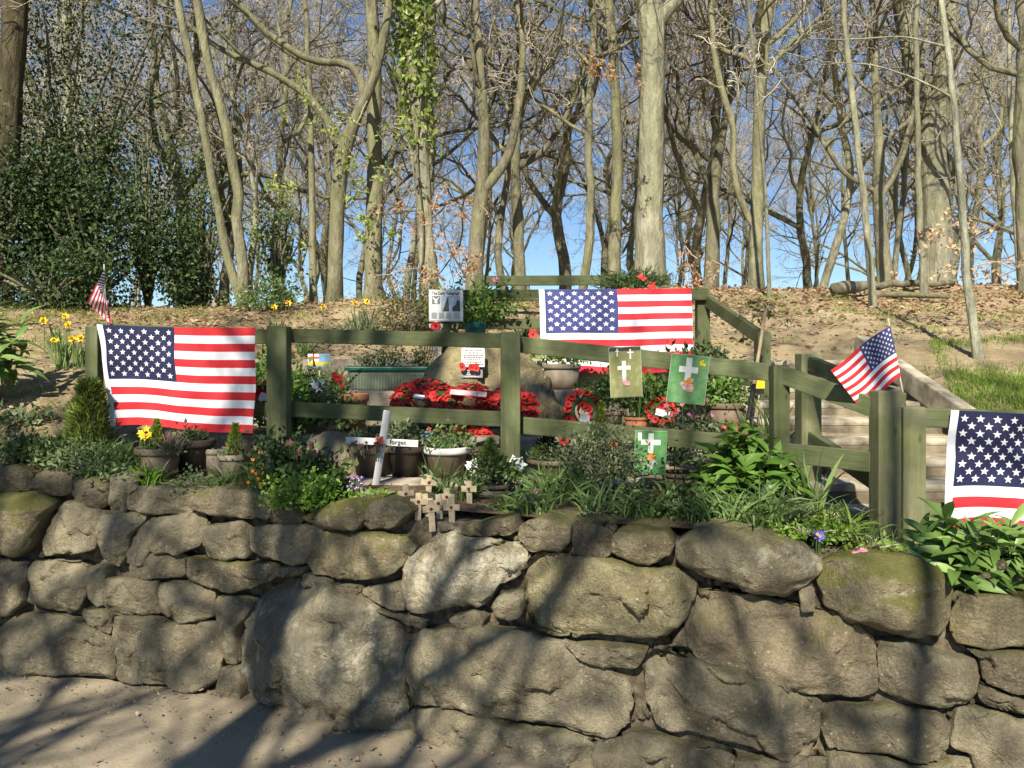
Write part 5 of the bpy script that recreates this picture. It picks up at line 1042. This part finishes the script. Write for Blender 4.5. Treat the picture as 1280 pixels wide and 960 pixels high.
hero('ivy_clad_tree', 'straight tree with ivy leaves over its upper trunk, left of centre', 10.5, [[(538, 372, 30), (534, 320, 27), (528, 220, 24), (521, 100, 22), (511, -10, 20)], [(516, 30, 12), (545, 5, 9), (590, -30, 7)]], 1, BARK_PALE, nl=5, tmin=.7)
hero('beech_tree', 'massive smooth pale trunk standing right behind the middle flag', 11.0, [[(812, 352, 50), (812, 300, 44), (815, 200, 38), (815, 100, 36), (818, 10, 40), (800, -60, 26)], [(822, 25, 26), (838, 8, 20), (870, -25, 16)]], 2, BARK_PALE, nl=6, tmin=.62, sides=20)
hero('slender_tree', 'pair of slim curving stems rising from one base, left of centre', 9.0, [[(306, 382, 17), (300, 300, 16), (290, 180, 15), (264, 100, 14), (244, -8, 13)], [(303, 380, 15), (284, 330, 13), (262, 200, 12), (238, 80, 11), (220, -8, 11)]], 3, BARK, nl=4, tmin=.6, extra=(-.2, 0, 3))
hero('forked_oak', 'forked tree with arching limbs left of the ivy clad tree', 10.2, [[(418, 378, 24), (421, 280, 22), (425, 180, 24), (445, 150, 18), (466, 110, 14), (484, 30, 13), (488, -10, 12)], [(424, 182, 18), (408, 150, 13), (390, 120, 11), (330, 85, 10), (270, 60, 8)], [(455, 130, 12), (452, 90, 11), (430, 70, 12), (400, 85, 11), (330, 40, 9)]], 4, BARK, nl=9, tmin=.35, extra=(.2, 0, 3.5))
hero('tall_tree', 'tall grey trunk just left of the ivy clad tree', 10.8, [[(467, 377, 30), (467, 300, 25), (469, 180, 22), (468, 80, 20), (464, -10, 18)]], 5, BARK, nl=8, tmin=.5)
hero('forked_tree', 'dark tree splitting low into two limbs right of the ivy clad tree', 11.2, [[(592, 352, 26), (597, 280, 23), (604, 225, 20), (606, 140, 15), (600, 80, 12), (594, -8, 10)], [(600, 240, 18), (622, 225, 15), (642, 180, 14), (652, 110, 12), (656, 40, 9), (640, -8, 8)], [(604, 150, 8), (590, 80, 8), (572, 62, 6), (552, 30, 5)]], 6, BARK_DK, nl=9, tmin=.35, gn=.26)
hero('twisted_oak', 'twisted dark oak halfway between the forked tree and the massive trunk', 12, [[(650, 345, 18), (648, 260, 16), (641, 200, 15), (648, 140, 11), (672, 90, 8), (668, 20, 7)], [(646, 210, 10), (675, 195, 9), (700, 160, 8), (720, 120, 6)]], 7, BARK_DK, nl=12, tmin=.25, gn=.30)
hero('slim_tree', 'slim upright greenish trunk just left of the massive trunk', 11.5, [[(768, 348, 20), (770, 280, 18), (772, 180, 16), (768, 80, 15), (760, -8, 13)], [(770, 120, 8), (750, 70, 6), (735, 0, 5)]], 8, BARK, nl=9, tmin=.4)
hero('split_tree', 'upright tree with a side fork, right of the massive trunk', 11, [[(944, 358, 24), (945, 300, 20), (948, 200, 18), (950, 100, 18), (958, 20, 18), (966, -10, 15)], [(946, 290, 12), (925, 255, 10), (912, 200, 9), (925, 165, 9), (905, 135, 11), (893, 80, 9), (888, -5, 8)], [(953, 60, 10), (980, 40, 8), (1010, 5, 7)]], 9, BARK, nl=9, tmin=.35, gn=.24)
hero('sapling', 'thin pale straight sapling leaning beside the split tree', 9.8, [[(962, 362, 6), (958, 260, 5.5), (950, 150, 5), (934, -8, 4.5)]], 10, BARK_PALE, TWIG2, nl=5, tmin=.5, twig=(3, 3, 2))
hero('twisted_oak', 'dark twisted tree between the massive trunk and the split tree', 13, [[(888, 358, 24), (893, 270, 20), (889, 225, 18), (905, 170, 12), (912, 100, 9), (900, 30, 7)], [(891, 240, 10), (868, 190, 9), (850, 150, 7), (846, 90, 5)]], 11, BARK_DK, nl=12, tmin=.25, gn=.30)
hero('slender_tree', 'slim bare tree standing in front of the fallen log', 9.2, [[(1092, 392, 13), (1088, 330, 11), (1078, 230, 10), (1065, 120, 9), (1052, -8, 8)]], 12, BARK_PALE, TWIG2, nl=5, tmin=.5, twig=(4, 4, 3))
hero('great_beech', 'biggest grey double trunk behind the fallen log at right', 12.5, [[(1172, 362, 54), (1170, 280, 44), (1165, 180, 42), (1150, 110, 30), (1132, 40, 22), (1124, -10, 20)], [(1168, 200, 30), (1176, 120, 30), (1182, 40, 28), (1186, -10, 26)]], 13, BARK_PALE, nl=7, tmin=.5, sides=20)
hero('sapling', 'pale thin trunk in front of the biggest double trunk', 10.0, [[(1156, 365, 13), (1150, 280, 9), (1147, 150, 8), (1144, -8, 8)]], 14, BARK_PALE, TWIG2, nl=5, tmin=.5, twig=(4, 4, 3))
hero('leaning_birch', 'pale leaning slender trunk rooted in the grass bank at right', 6.5, [[(1226, 456, 17), (1216, 400, 13), (1206, 320, 12), (1198, 200, 10), (1190, 100, 9), (1174, -8, 8)], [(1196, 125, 4), (1150, 100, 3), (1090, 80, 2.2), (1030, 78, 1.6), (960, 60, 1)], [(1190, 60, 4), (1130, 45, 2.5), (1050, 50, 1.8), (970, 45, 1)]], 15, barkmat('silver_bark', (.34, .335, .25), .3), TWIG2, nl=4, tmin=.5, twig=(3, 3, 2), extra=(-.3, 0, 2))
hero('knotted_oak', 'knotted forked oak left of the biggest double trunk', 12, [[(1108, 362, 26), (1103, 300, 20), (1095, 240, 18), (1102, 180, 14), (1092, 120, 11), (1096, 40, 9)], [(1098, 250, 12), (1125, 205, 10), (1140, 150, 8)], [(1096, 240, 9), (1050, 215, 7), (1020, 160, 6), (990, 120, 5)]], 16, BARK_DK, nl=12, tmin=.25, gn=.3)
hero('shaded_tree', 'dark trunk at the far right edge of the picture', 10.5, [[(1282, 372, 22), (1278, 280, 18), (1276, 120, 18), (1280, -8, 18)]], 17, BARK_DK, nl=8, tmin=.3)
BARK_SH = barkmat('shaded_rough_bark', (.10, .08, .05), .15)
hero('rough_barked_tree', 'thick rough trunk at the far left edge above the holly', 9.6, [[(-2, 400, 40), (2, 300, 36), (6, 200, 35), (14, 100, 34), (21, -8, 34)]], 18, BARK_SH, nl=4, tmin=.6, sides=20)
hero('slim_tree', 'slim straight trunk between the twin stems and the forked oak', 11.0, [[(392, 376, 12), (390, 260, 10), (388, 130, 8), (382, -8, 7)]], 19, BARK, TWIG2, nl=6, tmin=.4)
hero('oak', 'gnarled background oak behind the twin slim stems', 13.0, [[(236, 390, 26), (234, 300, 22), (228, 230, 20), (205, 160, 14), (190, 90, 10), (196, 20, 8)], [(230, 240, 14), (262, 190, 12), (300, 150, 9), (330, 130, 7)]], 20, BARK_DK, nl=12, tmin=.25, gn=.28)
# the wood beyond the crest: a few kinds of bare tree, copied
protos = []
for v in range(9):
    rng = R_(900 + v); H = rng.uniform(4.5, 7); n = 7; x = np.cumsum(rng.normal(0, .2, n)) ; y = np.cumsum(rng.normal(0, .2, n)); x[0] = y[0] = 0
    r0 = rng.uniform(.055, .11); tr = [[(x[i], y[i], H * i / (n - 1)) for i in range(n)]]; rd = [list(np.linspace(r0, r0 * .4, n))]; rd[0][0] *= 1.3
    for q in range(int(rng.integers(2, 5))):
        i = int(rng.integers(2, 6)); a = rng.uniform(0, 6.28); pl = [tr[0][i]]; dd = np.array([math.cos(a) * .8, math.sin(a) * .8, .7]); p = np.array(tr[0][i])
        for s_ in range(5): dd = dd + rng.normal(0, .35, 3) + np.array([0, 0, .14]); p = p + dd / np.linalg.norm(dd) * rng.uniform(.6, 1.0); pl.append(tuple(p))
        tr.append(pl); rd.append(list(np.linspace(r0 * .55, r0 * .16, 6)))
    protos.append(make_tree(950 + v, tr, rd, 6, 2.4, .30, .22, (5, 6, 5), [BARK, BARK_DK, BARK][v % 3], [TWIG2, TWIG, TWIG2][v % 3], 9, .14, .0026))
slim = []
for v in range(4):                                              # slim young trees with a haze of fine twigs
    rng = R_(1200 + v); H = rng.uniform(6, 8); n = 8; x = np.cumsum(rng.normal(0, .13, n)); y = np.cumsum(rng.normal(0, .13, n)); x[0] = y[0] = 0; r0 = rng.uniform(.04, .07)
    slim.append(make_tree(1250 + v, [[(x[i], y[i], H * i / (n - 1)) for i in range(n)]], [list(np.linspace(r0, r0 * .3, n))], 12, 2.0, .22, .18, (5, 6, 4), [BARK, BARK_PALE][v % 2], TWIG2, 8, .12, .0024))
S0 = [None] * 4; rng = R_(77)
for i in range(30):
    v = i % 4; d = rng.uniform(11.5, 21); x = (-.66 + 1.34 * (i + rng.random()) / 30) * d; loc = Vector((x, d, g(x, d) - .08)); rz = rng.uniform(0, 6.28); sc = rng.uniform(.8, 1.3); grp = 'slim young trees in the wood'
    lab = 'slim young tree with fine twigs in the wood, %s from the left' % ('%d%s' % (i + 1, 'st' if i % 10 == 0 and i != 10 else 'nd' if i % 10 == 1 and i != 11 else 'rd' if i % 10 == 2 and i != 12 else 'th'))
    if S0[v] is None: S0[v] = put_tree('young_tree', lab, loc, slim[v], grp); S0[v].rotation_euler = (0, 0, rz); S0[v].scale = (sc,) * 3
    else: copy_thing(S0[v], lab, loc, rz, sc, grp, 'tree')
P0 = [None] * 9; rng = R_(42); cnt = 0
spots = []
for d0, d1, n in ((13.5, 18, 11), (18, 25, 15), (25, 38, 22)):
    for i in range(n):
        d = rng.uniform(d0, d1); spots.append((-.78 + 1.56 * (i + rng.random()) / n, d))
ORD = 'none first second third fourth fifth sixth seventh eighth ninth tenth eleventh twelfth thirteenth fourteenth fifteenth sixteenth seventeenth eighteenth nineteenth twentieth'.split() + ['far right'] * 9; nth = [0, 0, 0]
for t, d in spots:
    v = int(rng.integers(0, 9)); x = t * d; sc = rng.uniform(.85, 1.25) * (1 + .012 * (d - 13)); rz = rng.uniform(0, 6.28); loc = Vector((x, d, g(x, d) - .1))
    rank = 0 if d < 18 else 1 if d < 25 else 2; nth[rank] += 1
    lab = ('bare gnarled tree in the wood\'s front rank beyond the crest, %s from the left' % ORD[nth[0]], 'bare tree in the middle rank of the wood, %s from the left' % ORD[nth[1]], 'thin bare tree at the back of the wood, mostly hidden by nearer ones')[rank]
    grp = 'bare trees beyond the crest, ' + ('front rank' if d < 18 else 'middle' if d < 25 else 'back')
    if P0[v] is None: P0[v] = put_tree('bare_tree', lab, loc, protos[v], grp); P0[v].rotation_euler = (0, 0, rz); P0[v].scale = (sc,) * 3
    else: copy_thing(P0[v], lab, loc, rz, sc, grp, 'tree')
# trees on the viewer's side of the path: their shade falls over the wall
for i, (tx_, y, H, r0, sd_, nl, lab) in enumerate(((-1.35, -2.6, 11, .13, 71, 18, 'bare tree just behind the viewer to the left, shading the wall'), (-.40, -3.6, 11, .11, 72, 18, 'bare tree behind the viewer, second nearest the path'), (-2.6, -4.5, 12, .14, 73, 18, 'bare tree well behind the viewer to the left'),
    (.95, -8, 14, .06, 74, 16, 'thin bare tree behind the viewer, right of the nearest ones'), (2.6, -6.5, 13, .12, 77, 16, 'bare tree behind the viewer to the right'), (1.45, -3.4, 11, .065, 79, 15, 'young bare tree close behind the viewer, nearest on the right'))):
    x = tx_ - math.tan(SUN_AZ) * (3.4 - y)
    rng = R_(sd_); n = 8; xx = np.cumsum(rng.normal(0, .22, n)); yy = np.cumsum(rng.normal(0, .2, n)); xx[0] = yy[0] = 0
    tr = [[(xx[k], yy[k], H * k / (n - 1)) for k in range(n)]]; rd = [list(np.linspace(r0, r0 * .35, n))]
    put_tree('path_side_tree', lab, (x, y, -.05), make_tree(sd_ + 100, tr, rd, nl, 3.4, .26, .20, (4, 3, 3), BARK, TWIG, 12, .07, .007), 'trees behind the viewer')

# ivy leaves on the clad tree, fresh leaves, copper beech leaves
rng = R_(51)
iv = thing('ivy', 'bright ivy climbing the upper trunk left of centre', 'ivy', P(528, 200, 10.3)); n = 1500
yy = rng.uniform(-20, 190, n); den = rng.random(n) < np.clip(1.15 - yy / 190, .12, 1); yy = yy[den]; n = len(yy); cx = np.interp(yy, [-20, 100, 220], [511, 521, 528]); a = rng.uniform(-2.6, 2.6, n); rad = (.13 + rng.exponential(.05, n)) * np.where(yy < 110, 1.25, 1)
pp = np.array([P(c, y_, 10.5)[:] for c, y_ in zip(cx, yy)]) + np.stack([rad * np.sin(a), -rad * np.cos(a), 0 * a], -1); o_ = np.stack([np.sin(a), -np.cos(a), 0 * a], -1)
build('leaves', [place(LEAF[0], LEAF[1], pp - np.array(iv.location), norm(rng.normal(0, .6, (n, 3)) + np.array([0, 0, -.5])), norm(o_ + rng.normal(0, .4, (n, 3))), rng.uniform(.07, .13, n))], IVY, iv)
vine = np.stack([np.interp(np.linspace(0, 1, 30), [0, 1], [-.05, .0]) + .05 * np.sin(np.linspace(0, 9, 30)), np.full(30, .06), np.linspace(-1.7, 2, 30)], -1); build('vine', [tubes(vine, np.full(30, .014), 6)], BARK_DK, iv)
def spray(name, label, d, boxes, n, size, mat, seed, cat='foliage'):
    rng = R_(seed); l = P(boxes[0][0], boxes[0][1], d); r = thing(name, label, cat, l); tw, lp = [], []
    for (x0, y0, x1, y1, k) in boxes:
        a, b = np.array(P(x0, y0, d)), np.array(P(x1, y1, d)); L = np.linalg.norm(b - a)
        for q in range(k):
            s0 = a + (b - a) * rng.random() + rng.normal(0, .12, 3); dr = norm((b - a) * .6 / L + rng.normal(0, .6, 3)); pts = walk(rng, s0[None], dr[None], np.array([L * rng.uniform(.2, .5)]), 6, .18, .0)[0]; tw.append(pts)
            m_ = max(3, n // (k * len(boxes))); t = rng.uniform(.1, 1, m_) * 4.99; i = t.astype(int); lp.append(pts[i] + (pts[i + 1] - pts[i]) * (t - i)[:, None] + rng.normal(0, .03, (m_, 3)))
    tw = np.array(tw) - np.array(l); lp = np.concatenate(lp) - np.array(l)
    build('twigs', [tubes(tw, np.full(tw.shape[:2], .006), 3)], TWIG, r)
    build('leaves', [place(LEAF[0], LEAF[1], lp, rdir(rng, len(lp)), norm(rdir(rng, len(lp)) + np.array([0, -.6, .5])), size * rng.uniform(.6, 1.2, len(lp)))], mat, r)
spray('spring_foliage', 'fresh green leaf sprays around the forked oak', 9.8, [(420, 150, 500, 160, 12), (380, 120, 430, 175, 10), (330, 230, 370, 250, 8), (420, 225, 470, 240, 8), (310, 280, 360, 300, 10), (440, 275, 480, 300, 4)], 900, .06, BUD, 52)
spray('beech_leaves', 'copper dead leaves on twigs left of the camellia', 9.6, [(480, 260, 540, 290, 8), (540, 255, 590, 260, 8), (550, 310, 600, 330, 12), (480, 340, 560, 360, 12), (540, 345, 590, 350, 10)], 700, .055, COPPER, 53)
spray('beech_leaves', 'copper dead leaves on twigs in front of the right trunks', 7.5, [(1160, 322, 1250, 330, 10), (1180, 268, 1200, 290, 5), (1210, 330, 1280, 345, 8), (1150, 330, 1180, 320, 6)], 300, .06, plain('pale_copper', (.5, .34, .2), .7, .3, 9), 54)
spray('beech_leaves', 'pale copper leaves low beside the massive trunk', 9.6, [(840, 330, 900, 350, 12), (850, 320, 880, 345, 8), (740, 80, 800, 100, 6), (720, 60, 760, 90, 6)], 420, .05, COPPER, 55)
spray('young_leaves', 'budding twigs with few leaves beside the leaning tool handle', 6.3, [(940, 400, 975, 410, 8), (935, 360, 955, 400, 6), (955, 380, 985, 400, 5)], 60, .07, OLIVE, 56)
# dark evergreen thicket at the left
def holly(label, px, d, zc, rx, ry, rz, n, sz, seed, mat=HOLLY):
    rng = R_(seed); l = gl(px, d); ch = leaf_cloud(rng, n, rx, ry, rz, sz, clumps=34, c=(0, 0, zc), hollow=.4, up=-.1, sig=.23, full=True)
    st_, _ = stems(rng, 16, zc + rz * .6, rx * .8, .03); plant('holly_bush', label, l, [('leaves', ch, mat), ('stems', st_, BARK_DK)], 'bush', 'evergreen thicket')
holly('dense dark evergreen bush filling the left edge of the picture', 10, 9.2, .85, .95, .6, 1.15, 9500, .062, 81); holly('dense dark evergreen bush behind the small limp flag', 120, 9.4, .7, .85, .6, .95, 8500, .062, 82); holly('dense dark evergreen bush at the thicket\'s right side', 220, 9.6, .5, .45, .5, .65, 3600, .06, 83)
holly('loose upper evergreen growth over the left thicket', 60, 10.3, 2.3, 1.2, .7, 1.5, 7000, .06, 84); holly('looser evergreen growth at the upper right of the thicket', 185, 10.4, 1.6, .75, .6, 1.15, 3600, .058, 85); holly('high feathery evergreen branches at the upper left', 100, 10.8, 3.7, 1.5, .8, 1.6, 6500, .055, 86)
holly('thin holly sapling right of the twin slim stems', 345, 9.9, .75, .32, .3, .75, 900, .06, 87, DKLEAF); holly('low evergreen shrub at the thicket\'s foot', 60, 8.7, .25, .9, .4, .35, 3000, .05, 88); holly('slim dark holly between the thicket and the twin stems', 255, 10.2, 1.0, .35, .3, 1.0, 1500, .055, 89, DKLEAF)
# fallen log
lg = thing('fallen_log', 'fallen mossy log lying on the crest at right', 'log', P(1045, 364, 9.9)); a, b = P(1042, 359, 9.9), P(1192, 354, 10.8); t = np.linspace(0, 1, 12)[:, None]; rng = R_(91)
pts = np.array(a) * (1 - t) + np.array(b) * t - np.array(lg.location) + rng.normal(0, .015, (12, 3)); rl = np.interp(np.linspace(0, 1, 12), [0, .1, .3, 1], [.07, .085, .05, .035]); V, F = tubes(pts, rl, 12, .06, rng, cap=True); build('trunk', [(V, F)], BARK_DK, lg)
pts = np.array([(.55, .3, -.02), (.9, .1, -.03), (1.3, -.2, -.09)]); build('broken_limb', [tubes(pts, np.array([.05, .04, .02]), 7)], BARK, lg)
# leaf litter, grass on the right bank, weeds
rng = R_(61); n = 22000; d = rng.uniform(7.0, 12.5, n); t = rng.uniform(-.62, .70, n); keep = (rng.random(n) < np.where(t > .2, np.clip((d - 6.6) / 3.5, .06, 1), .5)); d, t = d[keep], t[keep]; x = t * d; n = len(d)
pp = np.stack([x, d, G(x, d) + .012], -1); tag(build('leaf_litter', [place(LEAF[0], LEAF[1], pp, norm(rng.normal(0, 1, (n, 3)) * np.array([1, 1, .3])), norm(np.array([0, 0, 1.]) + rng.normal(0, .4, (n, 3))), rng.uniform(.035, .085, n))], LITTER), 'brown dead leaves strewn over the bank and crest', 'leaf litter', kind='stuff')
n = 900; lx = rng.uniform(-2.6, 2.2, n); ly = wallY(lx) + rng.uniform(.28, .8, n); pp = np.stack([lx, ly, G(lx, ly) + .008], -1); tag(build('bed_litter', [place(LEAF[0], LEAF[1], pp, norm(rng.normal(0, 1, (n, 3)) * np.array([1, 1, .3])), norm(np.array([0, 0, 1.]) + rng.normal(0, .5, (n, 3))), rng.uniform(.012, .03, n))], plain('bark_chips', (.17, .10, .06), .9, .5, 20)), 'brown bark chips and dead bits on the bed soil', 'bark chips', kind='stuff')
n = 40000; x = rng.uniform(2.9, 5.2, n); d = rng.uniform(4.5, 7.3, n); f = np.sin(2.1 * x + 1.3 * d) + np.sin(3.3 * d - 1.1 * x + .7); ppx = 640 + x / d * 1000; keep = (f + rng.normal(0, .35, n) > -.2) & (ppx > 1130 + (d - 5) * 15) & (d < 5.2 + (x - 2.9) * 2.4) & (d < 7.1); x, d = x[keep], d[keep]; n = len(x)
ch, _ = blades(rng, n, .075, .010, .5, .45, 0, 3); V = ch[0].reshape(n, -1, 3) + np.stack([x, d, G(x, d)], -1)[:, None]; tag(build('grass', [(V.reshape(-1, 3), ch[1])], GRASS), 'bright green grass on the bank beyond the steps', 'grass', kind='stuff')
n = 6000; d = rng.uniform(5.0, 10, n); cx = rng.uniform(-.65, .65, 160); k = rng.integers(0, 160, n); cd = rng.uniform(4.9, 10.5, 160); d = cd[k] + rng.normal(0, .08, n); x = cx[k] * cd[k] + rng.normal(0, .1, n); keep = (x < -1.9) | (x > 3.0) | (d > 7.4); x, d = x[keep], d[keep]; n = len(x)
ch, _ = blades(rng, n, .09, .008, .5, .5, 0, 3); V = ch[0].reshape(n, -1, 3) + np.stack([x, d, G(x, d)], -1)[:, None]; tag(build('weeds', [(V.reshape(-1, 3), ch[1])], GRASS), 'scattered tufts of weeds over the bare bank', 'weeds', kind='stuff')
n = 160; lx = rng.uniform(-3.2, 1.0, n); ly = wallY(lx) - np.abs(rng.normal(0, .35, n)) - .01; pp = np.stack([lx, ly, np.full(n, .018)], -1); tag(build('path_leaves', [place(LEAF[0], LEAF[1], pp, norm(rng.normal(0, 1, (n, 3)) * np.array([1, 1, .2])), norm(np.array([0, 0, 1.]) + rng.normal(0, .4, (n, 3))), rng.uniform(.012, .032, n))], LITTER), 'a few dead leaves blown against the wall foot', 'leaf litter', kind='stuff')
n = 5000; x = rng.uniform(-5.5, -1.9, n); d = rng.uniform(4.9, 9.3, n); pp = np.stack([x, d, G(x, d) + .01], -1); tag(build('bank_litter', [place(LEAF[0], LEAF[1], pp, norm(rng.normal(0, 1, (n, 3)) * np.array([1, 1, .3])), norm(np.array([0, 0, 1.]) + rng.normal(0, .4, (n, 3))), rng.uniform(.015, .045, n))], LITTER), 'brown dead leaves on the left slope', 'leaf litter', kind='stuff')
